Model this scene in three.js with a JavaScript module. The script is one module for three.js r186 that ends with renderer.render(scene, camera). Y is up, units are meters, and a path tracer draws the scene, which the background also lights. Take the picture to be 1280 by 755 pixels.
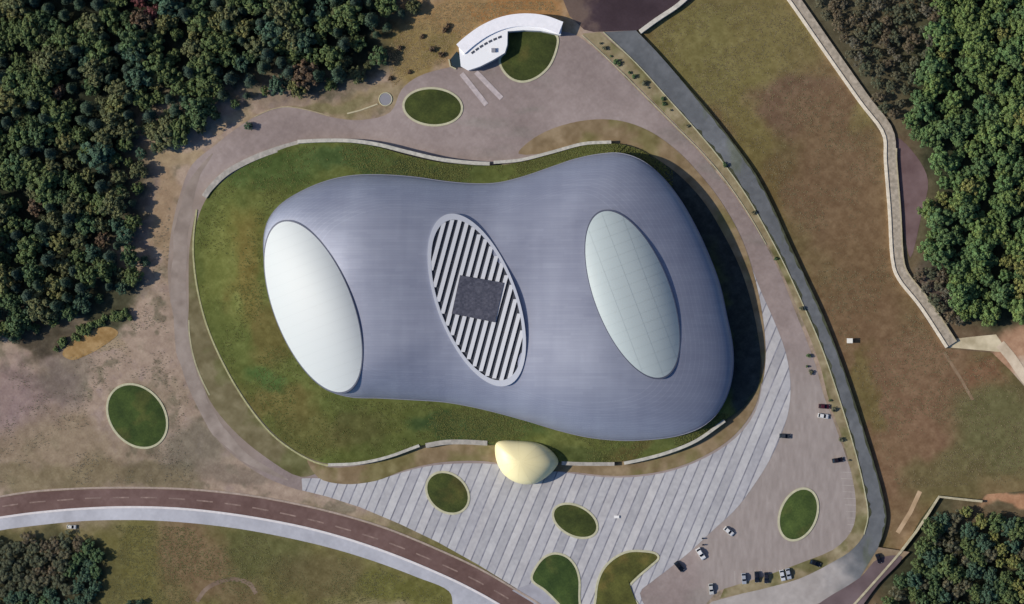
import * as THREE from 'three';
import { Sky } from 'three/addons/objects/Sky.js';
import { mergeGeometries } from 'three/addons/utils/BufferGeometryUtils.js';
import { RoundedBoxGeometry } from 'three/addons/geometries/RoundedBoxGeometry.js';

// ---------------------------------------------------------------- camera, sky, sun, exposure
const W = 1280, H = 755;
const scene = new THREE.Scene();
const camera = new THREE.PerspectiveCamera(14.3, W / H, 10, 12000);
camera.up.set(0, 0, -1);
camera.position.set(90, 1000, 30);
camera.lookAt(0, 0, 0);
camera.updateProjectionMatrix();
camera.updateMatrixWorld(true);
const sunDir = new THREE.Vector3(-1, 0.67, 0.04).normalize();
const sky = new Sky();
sky.name = 'sky'; sky.scale.setScalar(10000);
sky.userData.kind = 'structure';
sky.material.uniforms.sunPosition.value.copy(sunDir);
sky.material.uniforms.turbidity.value = 3;
sky.material.uniforms.rayleigh.value = 1.2;
sky.material.uniforms.mieCoefficient.value = 0.004;
scene.add(sky);
scene.environmentIntensity = 0.13;
const sun = new THREE.DirectionalLight(0xfff1dc, 3.6);
sun.name = 'sun';
sun.position.copy(sunDir).multiplyScalar(900);
sun.castShadow = true;
Object.assign(sun.shadow.camera, { left: -260, right: 260, top: 260, bottom: -260, near: 100, far: 2000 });
sun.shadow.mapSize.set(4096, 4096);
scene.add(sun); scene.add(sun.target);
const renderer = new THREE.WebGLRenderer({ antialias: true });
renderer.setSize(1024, 604);
renderer.toneMapping = THREE.LinearToneMapping;
renderer.toneMappingExposure = 1.14;
renderer.shadowMap.enabled = true;
{ const skyOnly = new THREE.Scene(); skyOnly.add(sky); scene.environment = new THREE.PMREMGenerator(renderer).fromScene(skyOnly).texture; scene.add(sky); }

// ---------------------------------------------------------------- helpers
const LOW = -1.2;                                   // level of the playing field side
function at(px, py, y = 0) {                        // the point at height y in the direction of a pixel of the photograph
  const v = new THREE.Vector3(px / W * 2 - 1, 1 - py / H * 2, 0.5).unproject(camera).sub(camera.position);
  return camera.position.clone().addScaledVector(v, (y - camera.position.y) / v.y);
}
function rng(seed) { let a = seed >>> 0; return () => { a = (a + 0x6D2B79F5) | 0; let t = Math.imul(a ^ (a >>> 15), 1 | a); t = (t + Math.imul(t ^ (t >>> 7), 61 | t)) ^ t; return ((t ^ (t >>> 14)) >>> 0) / 4294967296; }; }
const PERM = new Uint8Array(512), VAL = new Float32Array(256);
{ const r = rng(11); const p = [...Array(256).keys()]; for (let i = 255; i > 0; i--) { const j = (r() * (i + 1)) | 0; [p[i], p[j]] = [p[j], p[i]]; } for (let i = 0; i < 512; i++) PERM[i] = p[i & 255]; for (let i = 0; i < 256; i++) VAL[i] = r() * 2 - 1; }
function noise(x, y) {
  const xi = Math.floor(x), yi = Math.floor(y); let fx = x - xi, fy = y - yi; fx = fx * fx * (3 - 2 * fx); fy = fy * fy * (3 - 2 * fy);
  const X = xi & 255, Y = yi & 255, a = PERM[X] + Y, b = PERM[X + 1] + Y;
  const v00 = VAL[PERM[a]], v10 = VAL[PERM[b]], v01 = VAL[PERM[a + 1]], v11 = VAL[PERM[b + 1]];
  return (v00 + (v10 - v00) * fx) * (1 - fy) + (v01 + (v11 - v01) * fx) * fy;
}
function fbm(x, y, oct = 4) { let s = 0, a = 0.55, f = 1; for (let i = 0; i < oct; i++) { s += a * noise(x * f + i * 17.3, y * f - i * 9.1); f *= 2.03; a *= 0.52; } return s; }
const clamp = (v, a = 0, b = 1) => Math.min(b, Math.max(a, v));
const smooth = (a, b, v) => { const t = clamp((v - a) / (b - a)); return t * t * (3 - 2 * t); };
const mix3 = (a, b, t) => [a[0] + (b[0] - a[0]) * t, a[1] + (b[1] - a[1]) * t, a[2] + (b[2] - a[2]) * t];
const taken = {};
function numbered(name) { taken[name] = (taken[name] ?? -1) + 1; return taken[name] ? name + '_' + String(taken[name]).padStart(3, '0') : name; }
function obj(name, geo, mat, parent = scene) {
  const m = new THREE.Mesh(geo, mat); m.name = parent === scene ? numbered(name) : name; m.castShadow = m.receiveShadow = true; parent.add(m); return m;
}
function tag(o, label, category, group, kind) { o.userData.label = label; o.userData.category = category; if (group) o.userData.group = group; if (kind) o.userData.kind = kind; return o; }
function thing(name, p, label, category, group) { const g = new THREE.Group(); g.name = numbered(name); g.position.copy(p); scene.add(g); return tag(g, label, category, group); }
function struct(o, label) { o.userData.kind = 'structure'; if (label) o.userData.label = label; return o; }
const mat = (c, rough = 0.9, extra = {}) => new THREE.MeshStandardMaterial({ color: c, roughness: rough, ...extra });

// a colour texture over a box of ground given in metres: fn(x, z) returns sRGB 0..255
function groundMap(box, fn, res = 0.3) {
  const [x0, z0, x1, z1] = box, w = Math.min(2048, Math.ceil((x1 - x0) / res)), h = Math.min(2048, Math.ceil((z1 - z0) / res)), d = new Uint8Array(w * h * 4);
  for (let j = 0; j < h; j++) for (let i = 0; i < w; i++) {
    const c = fn(x0 + (i + 0.5) / w * (x1 - x0), z0 + (j + 0.5) / h * (z1 - z0)), k = (j * w + i) * 4;
    d[k] = clamp(c[0], 0, 255); d[k + 1] = clamp(c[1], 0, 255); d[k + 2] = clamp(c[2], 0, 255); d[k + 3] = 255;
  }
  const t = new THREE.DataTexture(d, w, h, THREE.RGBAFormat); t.colorSpace = THREE.SRGBColorSpace; t.magFilter = THREE.LinearFilter; t.minFilter = THREE.LinearFilter;
  t.wrapS = t.wrapT = THREE.MirroredRepeatWrapping; t.needsUpdate = true; return t;
}
function boxOf(pts) { const b = [1e9, 1e9, -1e9, -1e9]; for (const p of pts) { b[0] = Math.min(b[0], p.x); b[1] = Math.min(b[1], p.z); b[2] = Math.max(b[2], p.x); b[3] = Math.max(b[3], p.z); } return b; }
function boxUV(g, b) { const p = g.attributes.position, uv = new Float32Array(p.count * 2); for (let i = 0; i < p.count; i++) { uv[2 * i] = (p.getX(i) - b[0]) / (b[2] - b[0]); uv[2 * i + 1] = (p.getZ(i) - b[1]) / (b[3] - b[1]); } g.setAttribute('uv', new THREE.BufferAttribute(uv, 2)); return g; }
const P = (list, y = 0) => list.map(([x, z]) => at(x, z, y));
function spline(pts, closed = false, per = 6) { return new THREE.CatmullRomCurve3(pts, closed, 'centripetal').getPoints(pts.length * per).slice(0, closed ? -1 : undefined); }
function flat(pts, y) {
  const s = new THREE.Shape(pts.map(p => new THREE.Vector2(p.x, -p.z))); const g = new THREE.ShapeGeometry(s); g.rotateX(-Math.PI / 2); g.translate(0, y, 0); return g;
}
function slab(pts, y0, y1) {                         // a prism with a plan outline, from y0 to y1
  const s = new THREE.Shape(pts.map(p => new THREE.Vector2(p.x, -p.z))); const g = new THREE.ExtrudeGeometry(s, { depth: y1 - y0, bevelEnabled: false }); g.rotateX(-Math.PI / 2); g.translate(0, y0, 0); return g;
}
function sheet(name, pts, y, fn, { res = 0.3, rough = 0.95, parent = scene, thick = 0, extra = {} } = {}) {
  const b = boxOf(pts), g = boxUV(thick ? slab(pts, y - thick, y) : flat(pts, y), b);
  return obj(name, g, new THREE.MeshStandardMaterial({ map: groundMap(b, fn, res), roughness: rough, ...extra }), parent);
}
function side(path, off, closed = false) {           // a path moved sideways in plan
  const n = path.length; return path.map((p, i) => { const a = path[closed ? (i + n - 1) % n : Math.max(0, i - 1)], b = path[closed ? (i + 1) % n : Math.min(n - 1, i + 1)]; const t = new THREE.Vector3(b.x - a.x, 0, b.z - a.z).normalize(); return new THREE.Vector3(p.x - t.z * off, p.y, p.z + t.x * off); });
}
function ribbonPoly(path, a, b) { return [...side(path, a), ...side(path, b).reverse()]; }
function bar(path, a, b, y0, y1, closed = false) {   // a kerb or wall along a path between two side offsets; y0, y1 numbers or arrays
  const L = side(path, a, closed), R = side(path, b, closed), n = path.length, pos = [], Y = (y, i) => Array.isArray(y) ? y[i] : y;
  const quad = (p, q, r, s) => { for (const v of [p, q, r, p, r, s]) pos.push(v[0], v[1], v[2]); };
  const V = (p, y) => [p.x, y, p.z];
  for (let i = 0; i < (closed ? n : n - 1); i++) { const j = (i + 1) % n;
    quad(V(L[i], Y(y1, i)), V(R[i], Y(y1, i)), V(R[j], Y(y1, j)), V(L[j], Y(y1, j)));
    quad(V(L[i], Y(y0, i)), V(L[i], Y(y1, i)), V(L[j], Y(y1, j)), V(L[j], Y(y0, j)));
    quad(V(R[i], Y(y1, i)), V(R[i], Y(y0, i)), V(R[j], Y(y0, j)), V(R[j], Y(y1, j))); }
  if (!closed) for (const i of [0, n - 1]) quad(V(L[i], Y(y0, i)), V(R[i], Y(y0, i)), V(R[i], Y(y1, i)), V(L[i], Y(y1, i)));
  const g = new THREE.BufferGeometry(); g.setAttribute('position', new THREE.Float32BufferAttribute(pos, 3)); 
  const uv = []; for (let i = 0; i < pos.length; i += 3) uv.push(pos[i] / 16, pos[i + 2] / 16); g.setAttribute('uv', new THREE.Float32BufferAttribute(uv, 2));
  g.computeVertexNormals(); return g;
}
function concrete(rgb, seed = 0, spread = 22, rough = 0.9) {
  const n = 256, d = new Uint8Array(n * n * 4);
  for (let j = 0; j < n; j++) for (let i = 0; i < n; i++) { const v = fbm(i * 0.06 + seed * 31, j * 0.06, 5) * spread, k = (j * n + i) * 4; for (let c = 0; c < 3; c++) d[k + c] = clamp(rgb[c] + v * (1 - c * 0.06), 0, 255); d[k + 3] = 255; }
  const t = new THREE.DataTexture(d, n, n); t.colorSpace = THREE.SRGBColorSpace; t.magFilter = THREE.LinearFilter; t.wrapS = t.wrapT = THREE.MirroredRepeatWrapping; t.needsUpdate = true;
  return new THREE.MeshStandardMaterial({ map: t, roughness: rough });
}
// soft-edged patches of another ground colour, centred on photo places
function patcher(base, patches) {
  const ps = patches.map(([px, py, rx, ry, c, s, y = 0]) => ({ p: at(px, py, y), rx: rx / 3, ry: ry / 3, c, s }));
  return (x, z) => {
    const wx = x + fbm(x * 0.07, z * 0.07, 4) * 9, wz = z + fbm(x * 0.07 + 50, z * 0.07, 4) * 9; let c = base(x, z);
    for (const q of ps) { const r = Math.hypot((wx - q.p.x) / q.rx, (wz - q.p.z) / q.ry); if (r < 1.35) c = mix3(c, q.c, q.s * (1 - smooth(0.6, 1.3, r))); }
    const n = fbm(x * 0.45, z * 0.45, 4) * 17 + noise(x * 2.2, z * 2.2) * 6 + fbm(x * 0.03 + 60, z * 0.03, 3) * 10;
    return [c[0] + n, c[1] + n, c[2] + n * 0.9];
  };
}

// ---------------------------------------------------------------- ground: low plain, and the terrace that carries the building
const olive = [103, 98, 58];
const roadR = [[795, 38], [822, 66], [850, 98], [885, 138], [915, 176], [945, 218], [966, 258], [985, 300], [1006, 345], [1028, 392], [1047, 440], [1064, 488], [1079, 535], [1093, 580], [1105, 625], [1108, 648], [1104, 668], [1098, 684]];
const roadL = [[754, 40], [798, 82], [834, 122], [868, 160], [902, 201], [932, 243], [958, 288], [983, 336], [1006, 386], [1026, 432], [1043, 480], [1058, 527], [1071, 572], [1081, 615], [1085, 645], [1080, 668], [1064, 688]];
{
  const g = new THREE.PlaneGeometry(9000, 9000); g.rotateX(-Math.PI / 2); g.translate(0, LOW, 0);
  const b = [-60, -140, 240, 140]; boxUV(g, b);
  const fn = patcher((x, z) => mix3([112, 94, 72], [84, 80, 56], smooth(-0.4, 0.4, fbm(x * 0.03, z * 0.03, 4))), [
    [1070, 60, 80, 95, [84, 80, 60], 0.9, LOW], [1220, 120, 80, 200, [44, 52, 32], 0.95, LOW], [1235, 320, 70, 85, [44, 52, 32], 0.95, LOW], [1200, 720, 90, 75, [48, 52, 32], 0.9, LOW],
    [1265, 435, 34, 34, [186, 148, 120], 0.9, LOW], [1275, 470, 14, 26, [205, 190, 170], 0.8, LOW], [1255, 624, 32, 9, [185, 140, 108], 0.9, LOW], [1165, 370, 26, 40, [96, 84, 80], 0.7, LOW]]);
  struct(obj('ground', g, new THREE.MeshStandardMaterial({ map: groundMap(b, fn, 0.3), roughness: 1 })));
}
const terracePts = [at(1000, -330), at(862, -4), ...P(roadR.slice(0, 1)), ...spline(P(roadR), false, 4).slice(1), at(1137, 690), at(1098, 728), at(1062, 762), at(880, 960)];
{
  const far = 3000, first = terracePts[0], last = terracePts[terracePts.length - 1];
  const poly = [...terracePts, new THREE.Vector3(last.x - 200, 0, far), new THREE.Vector3(-far, 0, far), new THREE.Vector3(-far, 0, -far), new THREE.Vector3(first.x + 400, 0, -far)];
  const b = [-222, -134, 222, 134];
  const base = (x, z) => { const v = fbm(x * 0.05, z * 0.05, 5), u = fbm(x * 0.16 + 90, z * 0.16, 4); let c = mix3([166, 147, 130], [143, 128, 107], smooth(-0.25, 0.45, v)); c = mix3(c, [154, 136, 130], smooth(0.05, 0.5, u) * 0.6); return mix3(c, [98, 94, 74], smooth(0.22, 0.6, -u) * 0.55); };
  const fn = patcher(base, [
    // tan dry grass by the white building
    [590, 30, 120, 60, [156, 128, 86], 0.95], [510, 70, 40, 50, [146, 128, 80], 0.9], [545, 62, 26, 14, [116, 108, 62], 0.6], [640, 10, 70, 16, [160, 118, 72], 0.8],
    [470, 128, 90, 20, [150, 136, 102], 0.7], [400, 128, 60, 10, [120, 116, 78], 0.6],
    // ground under the wood
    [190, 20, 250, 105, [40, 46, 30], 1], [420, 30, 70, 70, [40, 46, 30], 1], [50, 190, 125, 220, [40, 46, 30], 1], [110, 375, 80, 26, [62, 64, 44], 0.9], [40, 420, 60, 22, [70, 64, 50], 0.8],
    // dry margin of the wood
    [205, 270, 22, 80, [158, 136, 108], 0.8], [225, 200, 50, 16, [160, 142, 112], 0.8], [290, 155, 34, 10, [160, 142, 112], 0.6],
    [30, 500, 60, 50, [146, 126, 124], 0.7], [75, 480, 36, 40, [112, 104, 92], 0.6], [60, 560, 90, 40, [140, 124, 100], 0.7], [60, 595, 120, 22, [124, 112, 84], 0.8], [200, 595, 60, 18, [116, 106, 80], 0.8], [240, 560, 50, 34, [112, 106, 90], 0.7], [300, 590, 50, 16, [124, 112, 98], 0.7],
    [115, 425, 44, 14, [156, 140, 110], 0.6],
    // grass below the road
    [250, 712, 460, 72, [112, 107, 62], 1], [330, 690, 60, 40, [92, 94, 54], 0.7], [235, 690, 50, 60, [126, 104, 78], 0.85], [290, 735, 40, 24, [122, 102, 78], 0.6], [400, 715, 60, 34, [98, 86, 58], 0.6], [500, 735, 60, 22, [98, 98, 44], 0.8], [170, 700, 34, 50, [114, 109, 60], 0.8], [60, 710, 80, 50, [60, 60, 42], 0.9],
    // margins of the drives
    [1030, 700, 110, 30, [140, 122, 94], 0.9], [980, 745, 60, 14, [140, 124, 100], 0.8]]);
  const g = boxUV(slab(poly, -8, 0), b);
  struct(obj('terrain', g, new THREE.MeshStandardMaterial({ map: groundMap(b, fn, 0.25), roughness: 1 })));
}

// ---------------------------------------------------------------- the playing field on the low side
{
  const pts = P([[800, 44], [866, 0], [870, -30], [966, -30], [986, 2], [1030, 66], [1075, 130], [1103, 172], [1107, 215], [1112, 290], [1116, 338], [1124, 352], [1150, 388], [1182, 436], [1240, 441], [1262, 462], [1300, 505], [1300, 612], [1232, 618], [1226, 624], [1172, 620], [1150, 650], [1128, 690], [1090, 730], [1070, 640], [1040, 545], [960, 330], [900, 220], [830, 130]], LOW);
  const br = [122, 97, 71], gr = [119, 112, 65];
  const fn = patcher((x, z) => mix3([115, 95, 65], [109, 97, 61], smooth(-0.3, 0.3, fbm(x * 0.04, z * 0.04, 4))), [
    [890, 70, 90, 80, gr, 0.9, LOW], [960, 40, 60, 60, [121, 111, 66], 0.8, LOW], [930, 150, 30, 70, [118, 109, 62], 0.8, LOW], [1000, 130, 60, 40, [114, 91, 71], 0.9, LOW], [1040, 220, 60, 110, [118, 95, 69], 0.9, LOW], [1080, 130, 16, 30, gr, 0.5, LOW],
    [1080, 330, 50, 110, [117, 94, 66], 0.7, LOW], [1060, 400, 60, 60, br, 0.6, LOW], [1150, 480, 70, 80, [125, 98, 74], 0.8, LOW], [1120, 560, 60, 60, [127, 99, 75], 0.7, LOW], [1225, 462, 30, 24, [132, 100, 74], 0.9, LOW],
    [1250, 540, 70, 70, [106, 104, 66], 0.95, LOW], [1190, 590, 50, 40, [106, 98, 62], 0.7, LOW], [1250, 605, 26, 22, [128, 110, 76], 0.7, LOW], [1120, 640, 30, 30, [128, 104, 76], 0.8, LOW], [960, 260, 22, 60, [110, 96, 54], 0.7, LOW], [1085, 500, 14, 60, [108, 98, 54], 0.7, LOW], [1135, 680, 30, 30, [146, 122, 92], 0.8, LOW]]);
  struct(sheet('field', pts, LOW + 0.03, fn));
}

// ---------------------------------------------------------------- forecourt, drives and car park
const mauve = (x, z) => { const v = fbm(x * 0.04 + 7, z * 0.04, 5) * 20 + noise(x * 1.6, z * 1.6) * 4 + fbm(x * 0.5, z * 0.5, 3) * 9, w = smooth(0.1, 0.5, fbm(x * 0.02 + 40, z * 0.09, 4)); return mix3([152 + v, 139 + v, 135 + v], [143 + v, 135 + v, 129 + v], w); };
{
  const pts = spline(P([[226, 240], [240, 206], [268, 182], [302, 156], [332, 139], [354, 133], [380, 136], [412, 146], [452, 150], [488, 140], [502, 112], [522, 96], [562, 84], [590, 80], [640, 60], [690, 40], [716, 42], [742, 60], [776, 92], [810, 126], [842, 158], [872, 188], [902, 224], [931, 264], [956, 304], [976, 344], [992, 384], [1007, 422], [1020, 458], [1029, 492], [1044, 532], [1060, 578], [1072, 618], [1074, 648], [1064, 672], [1040, 692], [1000, 712], [950, 728], [900, 738], [870, 765], [800, 770], [700, 700], [420, 620], [372, 612], [320, 590], [268, 545], [238, 485], [222, 420], [210, 350], [214, 290]]), true, 4);
  const grey = [141, 135, 131], rr = at(600, 200).x;
  struct(sheet('forecourt', pts, 0.03, (x, z) => { const c = mauve(x, z); const t = smooth(-95, -135, x + fbm(x * 0.1, z * 0.1, 4) * 26) * smooth(-60, -40, z); const dirt = fbm(x * 0.12, z * 0.12, 4) * 22; const cp = smooth(60, 90, x + fbm(x * 0.08, z * 0.08, 3) * 20) * smooth(10, 40, z), st = fbm(x * 0.9, z * 0.25 + 30, 4) * 14; return mix3(mix3(c, [158 + st, 149 + st, 144 + st], cp * 0.85), [150 + dirt, 136 + dirt, 124 + dirt], t * 0.75); }));
}
// worn grey ring path west of the grass mound
{
  const c = spline(P([[266, 192], [242, 226], [230, 272], [224, 340], [224, 390], [230, 440], [246, 490], [272, 536], [310, 574], [360, 600]]), false, 6);
  struct(sheet('ring_path', [...side(c, 1).map((p, i) => c[i].clone().lerp(p, (-3 + noise(i * 0.45, 3.3) * 0.9) * Math.min(1, 0.1 + Math.min(i, c.length - 1 - i) / 14))), ...side(c, 1).map((p, i) => c[i].clone().lerp(p, (3 + noise(i * 0.45, 8.3) * 0.9) * Math.min(1, 0.1 + Math.min(i, c.length - 1 - i) / 14))).reverse()], 0.055, (x, z) => { const v = fbm(x * 0.25, z * 0.25, 5) * 22; return [150 + v, 138 + v, 129 + v]; }));
}
// verge between path and mound on the west
{
  const o = P([[246, 262], [237, 310], [236, 380], [236, 418], [250, 468], [262, 500], [290, 536], [330, 570], [376, 596], [396, 590], [392, 580], [360, 558], [318, 518], [290, 472], [268, 430], [250, 378], [243, 330], [246, 290]]);
  struct(sheet('verge', spline(o, true, 4), 0.085, (x, z) => { const v = fbm(x * 0.3, z * 0.3, 5) * 26, t = smooth(-0.2, 0.4, fbm(x * 0.1, z * 0.1)); return mix3([120 + v, 112 + v, 82 + v], [104 + v, 104 + v, 64 + v], t); }));
  const kerbM = concrete([168, 164, 132], 4);
  tag(obj('kerb', bar(spline(P([[236, 400], [237, 420], [243, 450], [252, 474], [262, 494]]), false, 6), -0.3, 0.3, 0, 0.16), kerbM), 'short grey kerb between the dry verge and the worn ring path', 'kerb');
}

// ---------------------------------------------------------------- dark yard at the top and the road
{
  struct(sheet('yard', P([[716, -30], [704, 0], [712, 20], [730, 37], [742, 40], [796, 38], [862, -4], [880, -30]]), 0.06, (x, z) => { const v = fbm(x * 0.1, z * 0.1, 5) * 14 + noise(x * 2, z * 2) * 3, t = smooth(0, 8, x - at(724, 10).x + fbm(x * 0.2, z * 0.2, 4) * 7); return mix3([104 + v, 88 + v, 80 + v], [62 + v, 48 + v, 55 + v], t); }));
  struct(sheet('asphalt_road', [...spline(P(roadL), false, 4), at(1040, 702), at(1000, 722), at(950, 736), at(890, 752), at(860, 775), at(960, 775), at(1030, 752), at(1075, 722), ...spline(P(roadR), false, 4).reverse()], 0.05, (() => { const q = at(1078, 690); return (x, z) => { const v = fbm(x * 0.09, z * 0.09, 5) * 16 + fbm(x * 0.6, z * 0.6, 3) * 10, t = smooth(0, 16, (q.x - x) * 0.75 + (z - q.z) * 0.3 + fbm(x * 0.2, z * 0.2, 3) * 5) * smooth(q.z - 6, q.z + 4, z); const gw = smooth(0.1, 0.5, fbm(x * 0.15 + 3, z * 0.05, 4)); return mix3(mix3([104 + v, 108 + v, 112 + v], [98 + v, 104 + v, 95 + v], gw), [172 + v, 166 + v, 162 + v], t); }; })()));
  struct(sheet('side_road', spline(P([[1128, 696], [1098, 698], [1075, 722], [1030, 750], [1000, 775], [1058, 775], [1098, 730]]), true, 4), 0.075, (x, z) => { const v = fbm(x * 0.12, z * 0.12, 5) * 20; return [108 + v, 93 + v, 95 + v]; }));
}
// dry strip between drive and road
{
  const strip = [...spline(P([[728, 42], [750, 62], [784, 94], [816, 126], [850, 160], [880, 190], [908, 224], [936, 266], [960, 306], [980, 346], [998, 388], [1014, 426], [1026, 460], [1036, 500], [1052, 545], [1064, 590], [1070, 630], [1066, 660], [1046, 684], [1000, 704], [950, 722], [905, 736]]), false, 3), at(900, 748), ...spline(P([...roadL.slice(1), [1040, 703], [1000, 723], [950, 737]]), false, 3).reverse(), at(750, 40)];
  struct(sheet('verge', strip, 0.1, (x, z) => { const v = fbm(x * 0.35, z * 0.35, 5) * 30, t = smooth(-0.15, 0.35, fbm(x * 0.11 + 8, z * 0.11)); return mix3([146 + v, 134 + v, 104 + v], [112 + v, 108 + v, 70 + v], t); }));
  const km = concrete([178, 176, 146], 2);
  tag(obj('kerb', bar(spline(P(roadL.slice(0, 16)), false, 4), -0.22, 0.22, 0, 0.26), km), 'pale kerb along the uphill edge of the grey asphalt road', 'kerb');
  tag(obj('kerb', bar(spline(P([[728, 44], [750, 64], [784, 97], [816, 129], [850, 163], [880, 193], [908, 227], [936, 268], [958, 306]]), false, 4), -0.16, 0.16, 0, 0.2), km), 'thin pale kerb along the mauve drive beside the shrubs', 'kerb');
}
// ragged weeds along both edges of the asphalt road
{
  const weed = (x, z) => { const v = fbm(x * 0.5, z * 0.5, 5) * 26; return [70 + v, 74 + v, 54 + v]; };
  for (const [list, d, y, w] of [[roadL.slice(2, 16), 1, 0.08, 1.5], [roadR.slice(2), -1, 0.085, 1.3]]) {
    const p = spline(P(list), false, 8), q = side(p, 1).map((v, i) => p[i].clone().lerp(v, -d * w * (0.5 + 0.5 * noise(i * 0.8, y * 900)) * Math.min(1, i / 9, (p.length - 1 - i) / 9) - d * 0.12));
    struct(sheet('weed_strip', [...side(p, -d * 0.02), ...q.reverse()], y, weed));
  }
}
// white concrete wall beside the dark yard
{
  const w = P([[862, -6], [846, 8], [822, 24], [800, 40]]);
  const wall = tag(obj('concrete_wall', bar(spline(w, false, 4), -0.9, 0.9, LOW, 1.0), concrete([205, 200, 188], 3)), 'thick white concrete wall between dark yard and grass field', 'wall');
}

// ---------------------------------------------------------------- striped plaza
const plazaPx = [[377, 598], [400, 598], [428, 604], [470, 600], [505, 590], [528, 584], [560, 580], [618, 580], [700, 590], [770, 597], [830, 591], [880, 573], [920, 547], [944, 515], [954, 470], [953, 430], [948, 390], [938, 352], [927, 314], [920, 300], [926, 302], [938, 330], [952, 366], [968, 402], [982, 440], [988, 478], [986, 512], [976, 545], [962, 575], [944, 604], [920, 636], [892, 662], [862, 690], [836, 711], [815, 727], [800, 741], [814, 770], [640, 770], [672, 752], [640, 732], [598, 706], [548, 678], [500, 655], [450, 634], [410, 621], [378, 613]];
{
  const poly = spline(P(plazaPx.slice(0, 37)), false, 3).concat(P(plazaPx.slice(37)));
  const plaza = struct(sheet('plaza', poly, 0.06, (x, z) => { const v = fbm(x * 0.3, z * 0.3, 4) * 22 + noise(x * 0.9, z * 0.9) * 12; return [138 + v, 139 + v, 149 + v]; }));
  const stone = [0, 1, 2, 3].map(k => { const b = boxOf(poly), s = [[191, 190, 191], [177, 177, 180], [187, 187, 189], [180, 180, 184]][k];
    return new THREE.MeshStandardMaterial({ roughness: 0.85, map: groundMap(b, (x, z) => { const v = fbm(x * 0.08 + k * 30, z * 0.08, 5) * 18 + fbm(x * 0.9, z * 0.9 + k * 9, 3) * 12; return [s[0] + v, s[1] + v, s[2] + v * 0.9]; }, 0.4) }); });
  const a = at(700, 640), d0 = at(700 - 42, 740).sub(a).setY(0).normalize(), nrm = new THREE.Vector3(-d0.z, 0, d0.x); if (nrm.x < 0) nrm.negate();
  const per = at(712.3, 640).sub(a).dot(nrm), q = poly.map(p => new THREE.Vector2(p.clone().sub(a).dot(nrm), p.clone().sub(a).dot(d0)));
  const clip = (pts, lim, sgn) => { const out = []; for (let i = 0; i < pts.length; i++) { const A = pts[i], B = pts[(i + 1) % pts.length], da = (A.x - lim) * sgn, db = (B.x - lim) * sgn; if (da >= 0) out.push(A); if (da * db < 0) { const t = da / (da - db); out.push(new THREE.Vector2(lim, A.y + (B.y - A.y) * t)); } } return out; };
  const r = rng(5), b = boxOf(poly), tris = THREE.ShapeUtils.triangulateShape(q, []).map(t => t.map(i => q[i])), flip = (THREE.ShapeUtils.area(tris[0]) > 0) === (nrm.z * d0.x - nrm.x * d0.z < 0);
  for (let k = -34; k < 34; k++) {
    const x0 = k * per + 0.27, x1 = (k + 1) * per - 0.27, pos = [];
    for (const t of tris) { const c = clip(clip(t, x0, 1), x1, -1); for (let i = 1; i + 1 < c.length; i++) for (const v of flip ? [c[0], c[i + 1], c[i]] : [c[0], c[i], c[i + 1]]) { const p = a.clone().addScaledVector(nrm, v.x).addScaledVector(d0, v.y); pos.push(p.x, 0.075, p.z); } }
    if (pos.length < 9) continue;
    const g = new THREE.BufferGeometry(); g.setAttribute('position', new THREE.Float32BufferAttribute(pos, 3)); g.setAttribute('normal', new THREE.Float32BufferAttribute(pos.map((_, i) => i % 3 === 1 ? 1 : 0), 3));
    obj('paving_band', boxUV(g, b), stone[(k & 1) + 2 * ((r() * 2) | 0)], plaza);
  }
}
// dry grass aprons round the mound
{
  const fn = (x, z) => { const v = fbm(x * 0.3, z * 0.3, 5) * 26, t = smooth(-0.2, 0.4, fbm(x * 0.09, z * 0.09)); return mix3([138 + v, 120 + v, 92 + v], [122 + v, 114 + v, 74 + v], t); };
  struct(sheet('verge', spline(P([[384, 574], [410, 584], [470, 578], [528, 556], [560, 548], [622, 548], [700, 570], [770, 574], [834, 560], [905, 520], [936, 480], [940, 430], [950, 440], [952, 470], [944, 508], [918, 544], [880, 570], [832, 588], [770, 595], [700, 589], [656, 592], [618, 578], [560, 577], [528, 582], [502, 589], [470, 601], [428, 605], [398, 597]]), true, 4), 0.12, fn));
  struct(sheet('verge', spline(P([[648, 192], [660, 178], [690, 161], [735, 150], [775, 151], [812, 164], [846, 188], [874, 217], [900, 250], [926, 296], [943, 346], [954, 400], [957, 450], [952, 480], [948, 462], [943, 412], [934, 372], [921, 334], [900, 292], [875, 252], [846, 221], [815, 200], [790, 187], [764, 181], [720, 186]]), true, 4), 0.12, fn));
}

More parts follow.
